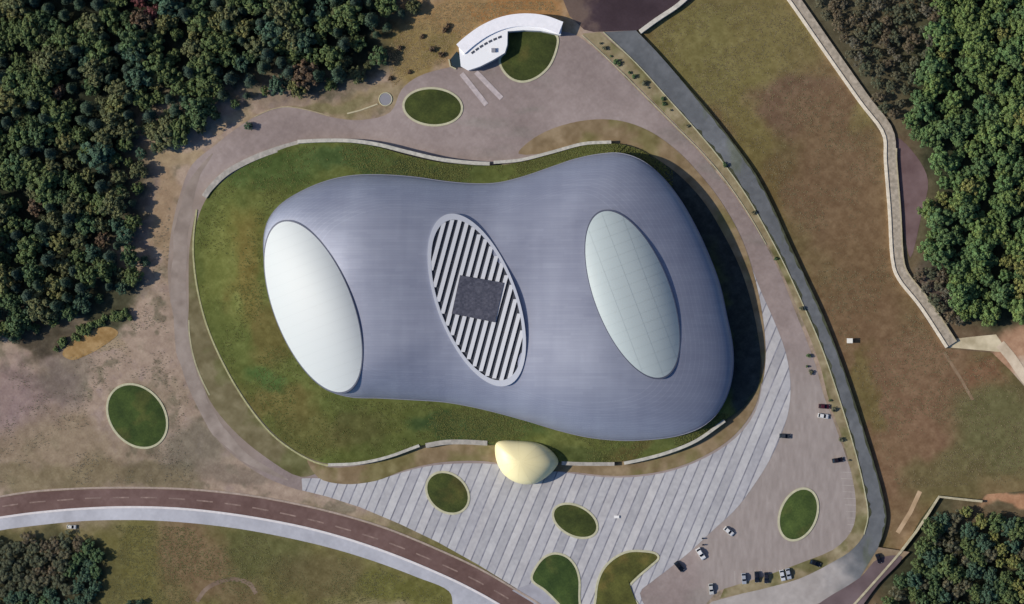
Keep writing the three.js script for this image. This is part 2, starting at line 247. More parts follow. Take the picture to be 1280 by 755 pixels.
// ---------------------------------------------------------------- brown road, kerb and pavement in the south-west
{
  const kerbPx = [[-40, 653], [0, 647], [36, 642], [75, 638], [110, 635.5], [150, 634], [200, 634.5], [250, 638], [320, 647.5], [400, 664], [480, 689], [560, 722], [600, 742], [640, 765], [700, 800]];
  const topPx = [[-40, 628], [0, 622], [40, 616], [80, 613], [115, 611.5], [150, 611], [200, 611.5], [250, 614], [320, 622], [400, 638], [480, 661], [560, 694], [600, 713], [640, 736], [676, 758], [720, 790]];
  const kerb = spline(P(kerbPx), false, 5), top = spline(P(topPx), false, 5);
  const road = struct(sheet('road', [...top, ...[...kerb].reverse()], 0.05, (x, z) => { const v = fbm(x * 0.1, z * 0.1, 5) * 16 + fbm(x * 0.7, z * 0.7, 3) * 9; return [112 + v, 89 + v, 84 + v]; }));
  const dashM = concrete([142, 121, 112], 8, 30);
  const mid = new THREE.CatmullRomCurve3(P([[-40, 639], [2, 633], [40, 628], [72, 625.5], [107, 623], [145, 622], [188, 622], [222, 623.5], [262, 627], [298, 631.5], [345, 640], [375, 646.5], [413, 656], [457, 669], [490, 680], [523, 693], [560, 709], [590, 723], [630, 745], [660, 764]]), false, 'centripetal');
  const L = mid.getLength(), N = Math.floor(L / 12);
  for (let k = 0; k < N; k++) { const p = []; for (let i = 0; i <= 4; i++) p.push(mid.getPointAt(clamp((k * 12 + 3 + i * 1.75) / L))); obj('lane_dash', bar(p, -0.28, 0.28, 0.052, 0.058), dashM, road); }
  tag(obj('kerb', bar(kerb, -0.45, 0.45, 0, 0.25), concrete([222, 218, 218], 5, 12)), 'white kerb between brown road and wide grey pavement', 'kerb');
  tag(obj('kerb', bar(side(top, -0.5), -0.4, 0.4, 0, 0.2), concrete([168, 152, 140], 6)), 'buff kerb along the dirt side of the brown road', 'kerb');
  const low = spline(P([[-40, 672], [0, 663], [40, 657.5], [100, 651.5], [150, 650], [200, 651], [260, 656], [320, 664.5], [400, 681.5], [460, 699], [520, 721], [562, 740], [566, 756], [570, 790]]), false, 5);
  struct(sheet('pavement', [...side(kerb, 0.3).slice(0), at(660, 810), ...low.reverse()], 0.12, (x, z) => { const v = fbm(x * 0.1, z * 0.1, 5) * 18 + fbm(x * 0.8, z * 0.8, 3) * 8; return [184 + v, 186 + v, 194 + v]; }));
  // paler apron right of the road bottom
  struct(sheet('pavement', P([[640, 738], [668, 728], [708, 758], [730, 790], [700, 790], [672, 757]]), 0.1, (x, z) => { const v = fbm(x * 0.3, z * 0.3, 5) * 18; return [164 + v, 164 + v, 172 + v]; }));
  // worn arc in the grass
  const arc = spline(P([[246, 752], [256, 738], [272, 728], [292, 724], [312, 730], [320, 742]]), false, 5);
  struct(sheet('path', ribbonPoly(arc, -0.9, 0.9), 0.03, (x, z) => { const v = fbm(x * 0.3, z * 0.3, 5) * 24; return [130 + v, 112 + v, 96 + v]; }));
  struct(sheet('dry_bank', spline(P([[78, 443], [90, 426], [112, 413], [138, 409], [148, 416], [130, 432], [104, 446], [90, 450]]), true, 4), 0.09, (x, z) => { const v = fbm(x * 0.4, z * 0.4, 5) * 34; return [160 + v, 131 + v, 86 + v]; }));
}

// ---------------------------------------------------------------- grass mound and museum
const C = at(606, 378, 5); C.y = 0;
const NT = 288;
function polar(pts) {                                 // radius and height of a closed outline for each angle round C
  const out = []; for (let k = 0; k < NT; k++) {
    const th = k / NT * Math.PI * 2, dx = Math.cos(th), dz = Math.sin(th); let best = null;
    for (let i = 0; i < pts.length; i++) { const A = pts[i], B = pts[(i + 1) % pts.length], ax = A.x - C.x, az = A.z - C.z, ex = B.x - A.x, ez = B.z - A.z, det = dx * -ez + ex * dz; if (Math.abs(det) < 1e-9) continue; const r = (ax * -ez + ex * az) / det, t = (dx * az - dz * ax) / det; if (r > 0 && t >= 0 && t <= 1 && (!best || r > best[0])) best = [r, A.y + (B.y - A.y) * t]; }
    out.push(best);
  } return out;
}
const outline = (list, per = 5) => spline(list.map(([x, y, h]) => at(x, y, h)), true, per);
// roof edge in photo places, with the height of the eave there
const roofPx = [[330, 300, 5.5], [336, 275, 5.5], [351, 256, 5.5], [376, 240, 5], [407, 227, 4.6], [439, 220, 4.4], [480, 219, 4.2], [520, 222, 4.2], [555, 227, 4.2], [590, 230, 4.2], [622, 229, 4.2], [655, 221, 4.4], [690, 209, 4.6], [720, 199, 5], [750, 193, 5.6], [775, 192, 6.5], [800, 200, 7.5], [826, 220, 8], [850, 250, 8.4], [870, 285, 8.6], [886, 320, 8.6], [899, 355, 8.6], [908, 395, 8.6], [915, 430, 8.4], [916, 460, 8.2], [910, 490, 7.6], [897, 515, 6.8], [877, 533, 6], [848, 544, 5], [812, 549, 4.6], [775, 550, 4.4], [735, 546, 4.3], [700, 538, 4.2], [660, 526, 4.2], [620, 515, 4.2], [590, 508, 4.2], [555, 502, 4.2], [510, 499, 4.4], [470, 497, 4.8], [440, 496, 5], [414, 489, 5.3], [394, 473, 5.5], [374, 449, 5.5], [357, 419, 5.5], [343, 385, 5.5], [334, 350, 5.5]];
const edge = polar(outline(roofPx));
const moundPx = [[243, 320, .15], [244, 292, .15], [250, 265, .15], [264, 240, .2], [300, 211, .4], [340, 191, .8], [374, 180, 1.4], [405, 178, 2.1], [440, 179, 2.2], [472, 184, 2.2], [510, 194.5, 2.2], [550, 203, 2.2], [590, 206.5, 2.2], [612, 207, 2.2], [650, 203, 2.2], [690, 193, 2.2], [730, 182, 2.2], [764, 179, 2], [792, 184, 1], [818, 197, .6], [849, 219, .3], [878, 250, .2], [903, 290, .2], [924, 332, .2], [937, 370, .2], [946, 410, .2], [951, 451, .2], [947, 484, .3], [931, 507, .8], [906, 525, 1.8], [870, 548, 2], [835, 563, 2], [800, 573, 2], [760, 578, 2], [700, 578, 2], [656, 566, 2], [612, 555, 2], [580, 552, 2], [552, 553, 2], [526, 557, 2], [482, 571, 2], [445, 578.5, 2], [412, 580, 1.4], [390, 574, .4], [366, 561, .15], [340, 540, .15], [312, 506, .15], [286, 464, .15], [262, 413, .15], [249, 366, .15]];
const foot = polar(outline(moundPx));
function roofY(x, z) {
  const dx = x - C.x, dz = z - C.z, r = Math.hypot(dx, dz), a = (Math.atan2(dz, dx) / (Math.PI * 2) * NT + NT) % NT, i = Math.floor(a), f = a - i, A = edge[i % NT], B = edge[(i + 1) % NT];
  const R = A[0] + (B[0] - A[0]) * f, e = A[1] + (B[1] - A[1]) * f, s = Math.min(1, r / R);
  const lobe = 13 + 5.5 * smooth(10, 62, Math.abs(dx + dz * 0.25));
  return { y: e * s * s + 5 * (1 - s * s) + lobe * Math.pow(1 - Math.pow(s, 2.4), 0.7), s };
}
const bermInner = edge.map(([r, y]) => [r - 0.4, y > 6 ? Math.max(1.4, 5.2 - (y - 6) * 1.6) : y - 0.7]);
function moundY(k, t) { const yo = foot[k][1], yi = bermInner[k][1]; return yo + (yi - yo) * (0.35 * t + 0.65 * t * t * (3 - 2 * t)); }
{
  const NS = 12, pos = [], idx = [];
  for (let k = 0; k < NT; k++) for (let j = 0; j <= NS; j++) { const t = j / NS, th = k / NT * Math.PI * 2, r = foot[k][0] + (bermInner[k][0] - foot[k][0]) * t, x = C.x + Math.cos(th) * r, z = C.z + Math.sin(th) * r; pos.push(x, moundY(k, t) + fbm(x * 0.12, z * 0.12, 4) * 0.6 * Math.sin(t * Math.PI), z); }
  const id = (k, j) => (k % NT) * (NS + 1) + j;
  for (let k = 0; k < NT; k++) for (let j = 0; j < NS; j++) idx.push(id(k, j), id(k, j + 1), id(k + 1, j), id(k + 1, j), id(k, j + 1), id(k + 1, j + 1));
  const g = new THREE.BufferGeometry(); g.setAttribute('position', new THREE.Float32BufferAttribute(pos, 3)); g.setIndex(idx); g.computeVertexNormals();
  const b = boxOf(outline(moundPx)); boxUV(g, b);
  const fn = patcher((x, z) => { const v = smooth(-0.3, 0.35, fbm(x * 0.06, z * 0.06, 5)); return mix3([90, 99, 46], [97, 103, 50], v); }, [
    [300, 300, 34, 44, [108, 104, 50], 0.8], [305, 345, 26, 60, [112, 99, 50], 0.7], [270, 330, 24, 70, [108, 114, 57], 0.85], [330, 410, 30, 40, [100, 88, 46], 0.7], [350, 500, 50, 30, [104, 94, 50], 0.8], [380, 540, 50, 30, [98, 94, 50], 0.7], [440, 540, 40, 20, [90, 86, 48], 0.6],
    [330, 215, 60, 20, [72, 92, 42], 0.8], [430, 200, 70, 18, [62, 84, 40], 0.8], [520, 212, 60, 14, [58, 76, 42], 0.7], [620, 535, 60, 20, [60, 80, 34], 0.8], [560, 525, 60, 16, [56, 78, 38], 0.8], [340, 470, 20, 20, [64, 92, 42], 0.7], [925, 400, 26, 110, [52, 58, 58], 0.95], [870, 270, 34, 60, [52, 58, 58], 0.95], [820, 205, 34, 20, [52, 58, 56], 0.9], [935, 470, 20, 50, [52, 58, 58], 0.95], [905, 300, 26, 60, [52, 58, 58], 0.95], [845, 228, 26, 30, [52, 58, 58], 0.95], [780, 565, 30, 10, [98, 88, 46], 0.8], [720, 565, 40, 12, [74, 84, 40], 0.7]]);  // blue-grey patches on the right flank: roof shade painted into the turf colour
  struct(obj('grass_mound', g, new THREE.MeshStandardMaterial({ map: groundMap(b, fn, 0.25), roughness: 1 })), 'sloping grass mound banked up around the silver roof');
}
const museum = thing('museum', C.clone(), 'peanut shaped silver metal museum roof with three oval skylights on a grass mound', 'museum');
const local = g => g.translate(-C.x, -C.y, -C.z);
{
  const NS = 56, pos = [], idx = [];
  for (let k = 0; k < NT; k++) for (let j = 1; j <= NS; j++) { const s = 1 - Math.pow(1 - j / NS, 1.7), th = k / NT * Math.PI * 2, r = edge[k][0] * s, x = C.x + Math.cos(th) * r, z = C.z + Math.sin(th) * r; pos.push(x, roofY(x, z).y, z); }
  pos.push(C.x, roofY(C.x, C.z).y, C.z); const mid = NT * NS, id = (k, j) => (k % NT) * NS + j;
  for (let k = 0; k < NT; k++) { idx.push(mid, id(k + 1, 0), id(k, 0)); for (let j = 0; j < NS - 1; j++) idx.push(id(k, j), id(k + 1, j), id(k, j + 1), id(k + 1, j), id(k + 1, j + 1), id(k, j + 1)); }
  const g = new THREE.BufferGeometry(); g.setAttribute('position', new THREE.Float32BufferAttribute(pos, 3)); g.setIndex(idx); g.computeVertexNormals();
  const b = boxOf(outline(roofPx)); boxUV(g, b); local(g);
  const fn = (x, z) => { // zinc strips running along the hall, each with its own tone, and cross joints
    const row = Math.floor(z / 1.1), col = Math.floor((x + noise(row * 3.7, 2.1) * 20) / 7.5), h = noise(row * 7.31 + 0.5, col * 5.77 + 0.5) * 3.5 + noise(row * 0.6, 40.5) * 2.5 + fbm(x * 0.022, z * 0.045, 4) * 17 + fbm(x * 0.06 + z * 0.015, 12.5, 3) * 13 + fbm(x * 0.05, z * 0.9, 3) * 1.8;
    const seam = (z / 1.1 - row) < 0.14 ? -5 : 0; const q = roofY(x, z).s, rim = Math.pow(q, 3) * 26, edgeSeam = q > 0.72 && rim - Math.floor(rim) < 0.13 ? 9 : 0, run = fbm(x * 0.35, z * 0.04 + 20, 3) * 4; const t = h + seam + edgeSeam + run; return [155 + t, 160 + t, 176 + t * 0.9]; };
  obj('roof', g, new THREE.MeshStandardMaterial({ map: groundMap(b, fn, 0.16), roughness: 0.56, metalness: 0.4 }), museum);
  // fascia and wall under the eave
  const ring = edge.map(([r, y], k) => new THREE.Vector3(C.x + Math.cos(k / NT * Math.PI * 2) * r, y, C.z + Math.sin(k / NT * Math.PI * 2) * r));
  obj('fascia', local(bar(ring, -0.02, -0.35, ring.map(p => p.y - 0.9), ring.map(p => p.y + 0.03), true)), mat(0x8a8e9c, 0.5, { metalness: 0.3 }), museum);
  obj('wall', local(bar(ring, 0.9, 1.3, ring.map((p, k) => Math.min(0.5, bermInner[k][1] - 1)), ring.map(p => p.y - 0.2), true)), mat(0x3c444b, 0.25), museum);
}
// oval skylights: a quadratic surface fitted to the roof under the oval, with a rise of its own
function oval(cx, cy, a, b, ux, uy) {
  const S = (u, v) => { const q = [cx + ux * u * a - uy * v * b, cy + uy * u * a + ux * v * b]; let h = 14, p; for (let i = 0; i < 40; i++) { p = at(q[0], q[1], h); h = h * 0.4 + roofY(p.x, p.z).y * 0.6; } p.s = roofY(p.x, p.z).s; return p; };
  const rows = []; for (let i = -10; i <= 10; i++) for (let j = -10; j <= 10; j++) { const u = i / 10, v = j / 10; if (u * u + v * v > 1.02) continue; const p = S(u, v); if (p.s < 0.975) rows.push([[1, u, v, u * u, u * v, v * v], p.y]); }
  const n = 6, M = Array.from({ length: n }, () => new Float64Array(n + 1)); for (const [f, y] of rows) for (let i = 0; i < n; i++) { for (let j = 0; j < n; j++) M[i][j] += f[i] * f[j]; M[i][n] += f[i] * y; }
  for (let i = 0; i < n; i++) { let p = i; for (let k = i + 1; k < n; k++) if (Math.abs(M[k][i]) > Math.abs(M[p][i])) p = k; [M[i], M[p]] = [M[p], M[i]]; for (let k = 0; k < n; k++) if (k !== i) { const f = M[k][i] / M[i][i]; for (let j = i; j <= n; j++) M[k][j] -= f * M[i][j]; } }
  const co = M.map((r, i) => r[n] / r[i]);
  const Q = (u, v) => co[0] + co[1] * u + co[2] * v + co[3] * u * u + co[4] * u * v + co[5] * v * v;
  return (u, v, lift = 0) => { const y = Q(u, v) + lift; const p = at(cx + ux * u * a - uy * v * b, cy + uy * u * a + ux * v * b, y); return p; };
}
function ovalSurface(S, lift, rise, r0 = 1, skirt = 0, flare = 1) {
  const NA = 120, NR = 16, pos = [], idx = [];
  for (let k = 0; k < NA; k++) { const t = k / NA * Math.PI * 2; for (let j = 1; j <= NR; j++) { const r = r0 * j / NR, p = S(Math.cos(t) * r, Math.sin(t) * r, lift + rise * (1 - Math.pow(j / NR, 2.6))); pos.push(p.x, p.y, p.z); } if (skirt) { const p = S(Math.cos(t) * r0 * flare, Math.sin(t) * r0 * flare, lift - skirt), e = S(Math.cos(t) * r0, Math.sin(t) * r0, lift); pos.push(flare === 1 ? e.x : p.x, p.y, flare === 1 ? e.z : p.z); } }
  const st = NR + (skirt ? 1 : 0); const c = S(0, 0, lift + rise); pos.push(c.x, c.y, c.z); const id = (k, j) => (k % NA) * st + j;
  for (let k = 0; k < NA; k++) { idx.push(NA * st, id(k + 1, 0), id(k, 0)); for (let j = 0; j < st - 1; j++) idx.push(id(k, j), id(k + 1, j), id(k, j + 1), id(k + 1, j), id(k + 1, j + 1), id(k, j + 1)); }
  let g = new THREE.BufferGeometry(); g.setAttribute('position', new THREE.Float32BufferAttribute(pos, 3)); g.setIndex(idx);
  g.computeVertexNormals(); return local(g);
}
function ovalRing(S, r0, r1, lift, down) {            // a raised rim following the oval
  const NA = 140, pos = [], pt = (t, r, l) => S(Math.cos(t) * r, Math.sin(t) * r, l);
  const quad = (...v) => { for (const i of [0, 1, 2, 0, 2, 3]) pos.push(v[i].x, v[i].y, v[i].z); };
  for (let k = 0; k < NA; k++) { const t = k / NA * Math.PI * 2, u = (k + 1) / NA * Math.PI * 2, A = pt(t, r0, lift), B = pt(t, r1, lift), D = pt(u, r0, lift), E = pt(u, r1, lift), dn = p => new THREE.Vector3(p.x, p.y - down, p.z);
    quad(A, D, E, B); quad(B, E, dn(E), dn(B)); quad(D, A, dn(A), dn(D)); }
  const g = new THREE.BufferGeometry(); g.setAttribute('position', new THREE.Float32BufferAttribute(pos, 3)); g.computeVertexNormals(); return local(g);
}
{
  const cloth = mat(0xc6cccc, 0.55), cloth2 = mat(0xb6c2c2, 0.5), rimM = mat(0xbfc3cc, 0.55), sideM = mat(0x565b6b, 0.6), ribM = [mat(0xbfc5c5, 0.6), mat(0xb0bcbc, 0.6)];
  const SL = oval(391.5, 383.5, 115, 49.5, 0.36, 0.933), SM = oval(596, 375, 113.5, 50.6, 0.344, 0.939), SR = oval(790.5, 368, 112, 48, 0.355, 0.935);
  for (const [S, m, lb, rise] of [[SL, cloth, 'bright white oval skylight at the outer end', 2.0], [SR, cloth2, 'pale grey green oval skylight', 2.2]]) {
    const sk = obj('skylight', ovalSurface(S, 0.55, rise, 0.985), m, museum); sk.userData.label = lb;
    obj('rim', ovalRing(S, 0.975, 1.0, 0.57, 5), sideM, sk);
    const lift = (u, v) => 0.55 + rise * (1 - Math.pow(Math.hypot(u, v) / 0.985, 2.6)) + 0.05;
    const rib = (f, n) => { const pos = [], w = 0.0022; let prev; for (let i = 0; i <= n; i++) { const [u, v, du, dv] = f(i / n), A = S(u - du, v - dv, lift(u - du, v - dv)), B = S(u + du, v + dv, lift(u + du, v + dv)); if (prev) for (const p of [prev[0], A, B, prev[0], B, prev[1]]) pos.push(p.x, p.y, p.z); prev = [A, B]; } const g = new THREE.BufferGeometry(); g.setAttribute('position', new THREE.Float32BufferAttribute(pos, 3)); g.computeVertexNormals(); obj('rib', local(g), m === cloth ? ribM[0] : ribM[1], sk); };
    for (let k = -8; k <= 8; k++) { const u = k / 8.6, e = Math.sqrt(0.94 - u * u) ; if (e > 0.05) rib(t => [u, (t * 2 - 1) * e, 0.0013, 0], 16); }
    if (m === cloth2) for (let k = -1; k <= 1; k++) { const v = k / 2.1, e = Math.sqrt(0.94 - v * v); rib(t => [(t * 2 - 1) * e, v, 0, 0.0026], 24); }
  }
  const lo = obj('louvre_skylight', ovalSurface(SM, 0.35, 0.1, 0.97), mat(0x343842, 0.7), museum); lo.userData.label = 'oval skylight with white louvre slats and dark box';
  obj('rim', ovalRing(SM, 0.93, 1.0, 1.0, 4), rimM, lo);
  // slats
  const slatM = mat(0xd2d4d8, 0.5), px = (u, v) => [596 + 0.344 * u * 113.5 - 0.939 * v * 50.6, 375 + 0.939 * u * 113.5 + 0.344 * v * 50.6];
  const inv = (x, y) => { const dx = x - 596, dy = y - 375; return [(dx * 0.344 + dy * 0.939) / 113.5, (-dx * 0.939 + dy * 0.344) / 50.6]; };
  const dx = -0.27, step = 9.6;
  for (let k = -9; k <= 9; k++) {
    const run = []; for (let y = -112; y <= 112; y += 3) { const X = 596 + k * step + dx * y, [u, v] = inv(X, 375 + y); if (Math.hypot(u, v) < 0.945) run.push([u, v]); }
    if (run.length < 3) continue;
    const hw = 2.55, pos = [], pt = (q, o, l) => { const [x, y] = px(q[0], q[1]); const [u, v] = inv(x + o, y); return S3(u, v, l); };
    const S3 = (u, v, l) => SM(u, v, l); const quad = (...w) => { for (const i of [0, 1, 2, 0, 2, 3]) pos.push(w[i].x, w[i].y, w[i].z); };
    for (let i = 0; i < run.length - 1; i++) { const a = run[i], b = run[i + 1], A = pt(a, -hw, 0.95), B = pt(a, hw, 0.95), D = pt(b, -hw, 0.95), E = pt(b, hw, 0.95), A0 = pt(a, -hw, 0.3), B0 = pt(a, hw, 0.3), D0 = pt(b, -hw, 0.3), E0 = pt(b, hw, 0.3); quad(A, D, E, B); quad(A0, D0, D, A); quad(B, E, E0, B0); if (i === 0) quad(A, B, B0, A0); if (i === run.length - 2) quad(D, D0, E0, E); }
    const g = new THREE.BufferGeometry(); g.setAttribute('position', new THREE.Float32BufferAttribute(pos, 3)); g.computeVertexNormals(); obj('slat', local(g), slatM, lo);
  }
  // dark box: plant deck in the middle of the louvres
  const c0 = [[575, 344], [630, 353.5], [619, 403], [564.6, 392]], deck = []; const N = 8, top = (i, j, l) => { const s = i / N, t = j / N, x = (c0[0][0] * (1 - s) + c0[1][0] * s) * (1 - t) + (c0[3][0] * (1 - s) + c0[2][0] * s) * t, y = (c0[0][1] * (1 - s) + c0[1][1] * s) * (1 - t) + (c0[3][1] * (1 - s) + c0[2][1] * s) * t, [u, v] = inv(x, y); return SM(u, v, l); };
  const quad = (...w) => { for (const i of [0, 1, 2, 0, 2, 3]) deck.push(w[i].x, w[i].y, w[i].z); };
  for (let i = 0; i < N; i++) for (let j = 0; j < N; j++) quad(top(i, j, 1.2), top(i, j + 1, 1.2), top(i + 1, j + 1, 1.2), top(i + 1, j, 1.2));
  for (let i = 0; i < N; i++) { quad(top(i, 0, 1.2), top(i + 1, 0, 1.2), top(i + 1, 0, 0.2), top(i, 0, 0.2)); quad(top(i, N, 1.2), top(i, N, 0.2), top(i + 1, N, 0.2), top(i + 1, N, 1.2)); quad(top(0, i, 1.2), top(0, i, 0.2), top(0, i + 1, 0.2), top(0, i + 1, 1.2)); quad(top(N, i, 1.2), top(N, i + 1, 1.2), top(N, i + 1, 0.2), top(N, i, 0.2)); }
  const dg = new THREE.BufferGeometry(); dg.setAttribute('position', new THREE.Float32BufferAttribute(deck, 3)); { const uv = []; for (let i = 0; i < deck.length; i += 3) uv.push(deck[i] / 12, deck[i + 2] / 12); dg.setAttribute('uv', new THREE.Float32BufferAttribute(uv, 2)); } dg.computeVertexNormals();
  obj('plant_deck', local(dg), concrete([72, 74, 88], 12, 26, 0.8), lo);
}
// kerb and retaining walls round the mound
{
  const pale = concrete([188, 186, 176], 1, 26), pale2 = concrete([170, 166, 158], 9, 24);
  const wallAt = (pts, y0, y1, w, m, label) => { const path = spline(pts.map(([x, y]) => at(x, y, y1)), false, 5); return tag(obj('retaining_wall', bar(path, -w, w, y0, y1), m), label, 'wall', 'retaining walls round the mound'); };
  wallAt([[255, 246], [263, 235], [283, 216], [313, 199.5], [344, 187.5], [373, 179]], 0, 0.9, 1.2, pale2, 'broad low pale wall around the outer curve of the mound, beside the mauve drive');
  wallAt([[372, 177], [404, 175.5], [440, 176], [472, 180.5], [510, 190], [550, 199], [590, 203.5], [612, 204.5]], 0, 3.3, 0.75, pale, 'long pale retaining wall with a reverse curve beside the mauve forecourt');
  wallAt([[617, 203], [650, 200], [690, 190], [730, 179.5], [764, 177.5]], 0, 2.6, 0.65, pale, 'short pale retaining wall beside the dry grass crescent of the forecourt');
  wallAt([[410, 581], [445, 579.5], [482, 572], [524, 557]], 0, 2.4, 0.6, pale, 'pale retaining wall curving above the narrow end of the striped plaza');
  wallAt([[532, 557], [556, 553], [580, 552.5], [609, 554]], 0, 2.4, 1.0, pale2, 'short broad pale wall ending beside the yellow entrance pod');
  wallAt([[702, 579], [730, 580], [768, 580]], 0, 2.2, 0.75, pale2, 'short straight pale wall on the shaded side of the yellow entrance pod');
  wallAt([[780, 579], [800, 575], [835, 565.5], [870, 551], [906, 526]], 0, 2.4, 0.65, pale, 'pale retaining wall curving into the roof shadow beside the striped plaza');
  const km = concrete([172, 170, 128], 6);
  tag(obj('kerb', bar(spline(P([[246, 262], [242, 295], [242, 325], [248, 368], [261, 414], [285, 466], [311, 508], [339, 542], [366, 563], [392, 577], [410, 582]]), false, 5), -0.35, 0.35, 0, 0.3), km), 'thin pale kerb at the foot of the grass mound beside the dry verge', 'kerb');
}
// yellow egg-shaped entrance pod
{
  const c = at(655, 580, 0), pod = thing('entrance_pod', c.clone(), 'pale yellow egg shaped entrance pod at the edge of the striped plaza', 'entrance');
  const px = [[621, 553], [648, 551], [676, 555], [690, 564], [698, 577], [692, 588], [681, 598], [666, 605], [648, 604], [632, 595], [623, 582], [619, 566]];
  const loop = spline(px.map(([x, y]) => at(x, y, 2.2)), true, 6), ctr = at(652, 577, 2.2), pos = [], idx = [], n = loop.length, NR = 16;
  for (let k = 0; k < n; k++) for (let j = 0; j <= NR; j++) { const a = j / NR * (Math.PI / 2 + 0.25) - 0.25, r = Math.cos(a), y = 2.4 + (a > 0 ? Math.sin(a) * 7.2 : Math.sin(a) * 9.5); const s = Math.max(r, 0.0005), x = ctr.x + (loop[k].x - ctr.x) * s - c.x, z = ctr.z + (loop[k].z - ctr.z) * s - c.z; pos.push(x, y, z); }
  const id = (k, j) => (k % n) * (NR + 1) + j; for (let k = 0; k < n; k++) for (let j = 0; j < NR; j++) idx.push(id(k, j), id(k + 1, j), id(k, j + 1), id(k + 1, j), id(k + 1, j + 1), id(k, j + 1));
  const g = new THREE.BufferGeometry(); g.setAttribute('position', new THREE.Float32BufferAttribute(pos, 3)); g.setIndex(idx); g.computeVertexNormals();
  obj('shell', g, mat(0xfcf0ba, 0.45), pod);
  for (let k = 0; k < n; k += 6) { const pts = []; for (let j = 0; j < NR; j++) { const i = id(k, j) * 3; pts.push(new THREE.Vector3(pos[i], pos[i + 1], pos[i + 2])); } obj('seam', new THREE.TubeGeometry(new THREE.CatmullRomCurve3(pts), 20, 0.03, 5), mat(0xeee0a8, 0.5), pod); }
  const door = new RoundedBoxGeometry(4.2, 2.5, 0.3, 2, 0.1); { const p = at(652, 604, 0); door.translate(p.x - c.x, 1.28, p.z - c.z - 1.6); } obj('door', door, mat(0x1f2624, 0.2), pod);
  const d = new THREE.CylinderGeometry(1, 1, 3.2, 40, 1, true); const dm = d.clone(); dm.scale(8.4, 1, 6.2); dm.translate(ctr.x - c.x, 1.6, ctr.z - c.z);
  obj('glass_base', dm, mat(0x2d3a38, 0.15), pod);
}

// ---------------------------------------------------------------- lawn islands
const kerbPale = concrete([190, 188, 158], 7, 16);
function island(pxPts, label, tone = [62, 72, 28], per = 6, corner = false) {
  const pts = corner ? P(pxPts) : spline(P(pxPts), true, per), c = pts.reduce((s, p) => s.add(p), new THREE.Vector3()).divideScalar(pts.length); c.y = 0.04;
  const isl = thing('lawn_island', c, label, 'lawn', 'kerbed lawn islands'); const rel = pts.map(p => new THREE.Vector3(p.x - c.x, 0, p.z - c.z));
  const area = THREE.ShapeUtils.area(rel.map(p => new THREE.Vector2(p.x, p.z))); if (area < 0) rel.reverse();
  // gently domed turf
  const n = rel.length, pos = [0, 0.45, 0], idx = [], NR = 7; for (let k = 0; k < n; k++) for (let j = 1; j <= NR; j++) { const s = j / NR; pos.push(rel[k].x * s, 0.13 + 0.32 * (1 - s * s) + (j < NR ? fbm(rel[k].x * s * 0.5 + c.x, rel[k].z * s * 0.5 + c.z, 3) * 0.08 : 0), rel[k].z * s); }
  const id = (k, j) => 1 + (k % n) * NR + j - 1; for (let k = 0; k < n; k++) { idx.push(0, id(k + 1, 1), id(k, 1)); for (let j = 1; j < NR; j++) idx.push(id(k, j), id(k + 1, j), id(k, j + 1), id(k + 1, j), id(k + 1, j + 1), id(k, j + 1)); }
  const g = new THREE.BufferGeometry(); g.setAttribute('position', new THREE.Float32BufferAttribute(pos, 3)); g.setIndex(idx); g.computeVertexNormals();
  const b = boxOf(rel); boxUV(g, b);
  obj('turf', g, new THREE.MeshStandardMaterial({ roughness: 1, map: groundMap(b, (x, z) => { const X = x + c.x * 3, v = fbm(X * 0.25, z * 0.25, 5) * 18 + noise(X * 2.5, z * 2.5) * 7, t = smooth(0, 0.5, fbm(X * 0.12, z * 0.12 + 7)); return mix3([tone[0] + v, tone[1] + v, tone[2] + v * 0.6], [tone[0] + 18 + v, tone[1] + 8 + v, tone[2] + 8 + v * 0.6], t); }, 0.15) }), isl);
  obj('kerb', bar(rel, -0.85, 0.05, -0.04, 0.2, true), kerbPale, isl);
  return isl;
}
const ell = (cx, cy, a, b, deg, n = 20) => Array.from({ length: n }, (_, i) => { const t = i / n * Math.PI * 2, c = Math.cos(deg * Math.PI / 180), s = Math.sin(deg * Math.PI / 180); return [cx + c * Math.cos(t) * a - s * Math.sin(t) * b, cy + s * Math.cos(t) * a + c * Math.sin(t) * b]; });
island(ell(541, 133.5, 35.5, 22, 4), 'oval lawn island in the mauve forecourt beside the small white building');
island([[633, 44], [636, 39.5], [650, 38.5], [672, 39.5], [692, 43], [696, 48], [693, 66], [684, 84], [668, 97], [652, 101], [638, 96], [628, 84], [626, 74], [632, 66], [633.5, 56]], 'rounded lawn island tucked in the curve of the small white building');
island(ell(171.5, 520, 42, 32.5, 52), 'oval lawn island with pale kerb alone in the bare dirt', [58, 76, 30]);
island(ell(559.5, 616, 28, 22, 42), 'oval lawn island on the striped plaza beside the narrow end');
island(ell(719, 651, 28.5, 17.5, 27), 'oval lawn island at the middle of the striped plaza');
island([[666, 724], [672, 708], [682, 697], [694, 693], [708, 697], [718, 708], [723, 724], [723, 745], [723, 775], [715, 775], [700, 755], [682, 737]], 'tapering lawn island on the plaza beside the brown road', [58, 78, 32]);
island([[747, 775], [746, 745], [749, 726], [756, 711], [768, 699], [784, 691], [802, 690], [819, 693], [822, 697], [812, 707], [798, 719], [786, 732], [785, 740], [796, 756], [800, 775]], 'hooked lawn island between striped plaza and car park', [82, 84, 36]);
island(ell(998, 643, 32.5, 21.5, 112), 'oval lawn island in the middle of the car park', [66, 84, 36]);

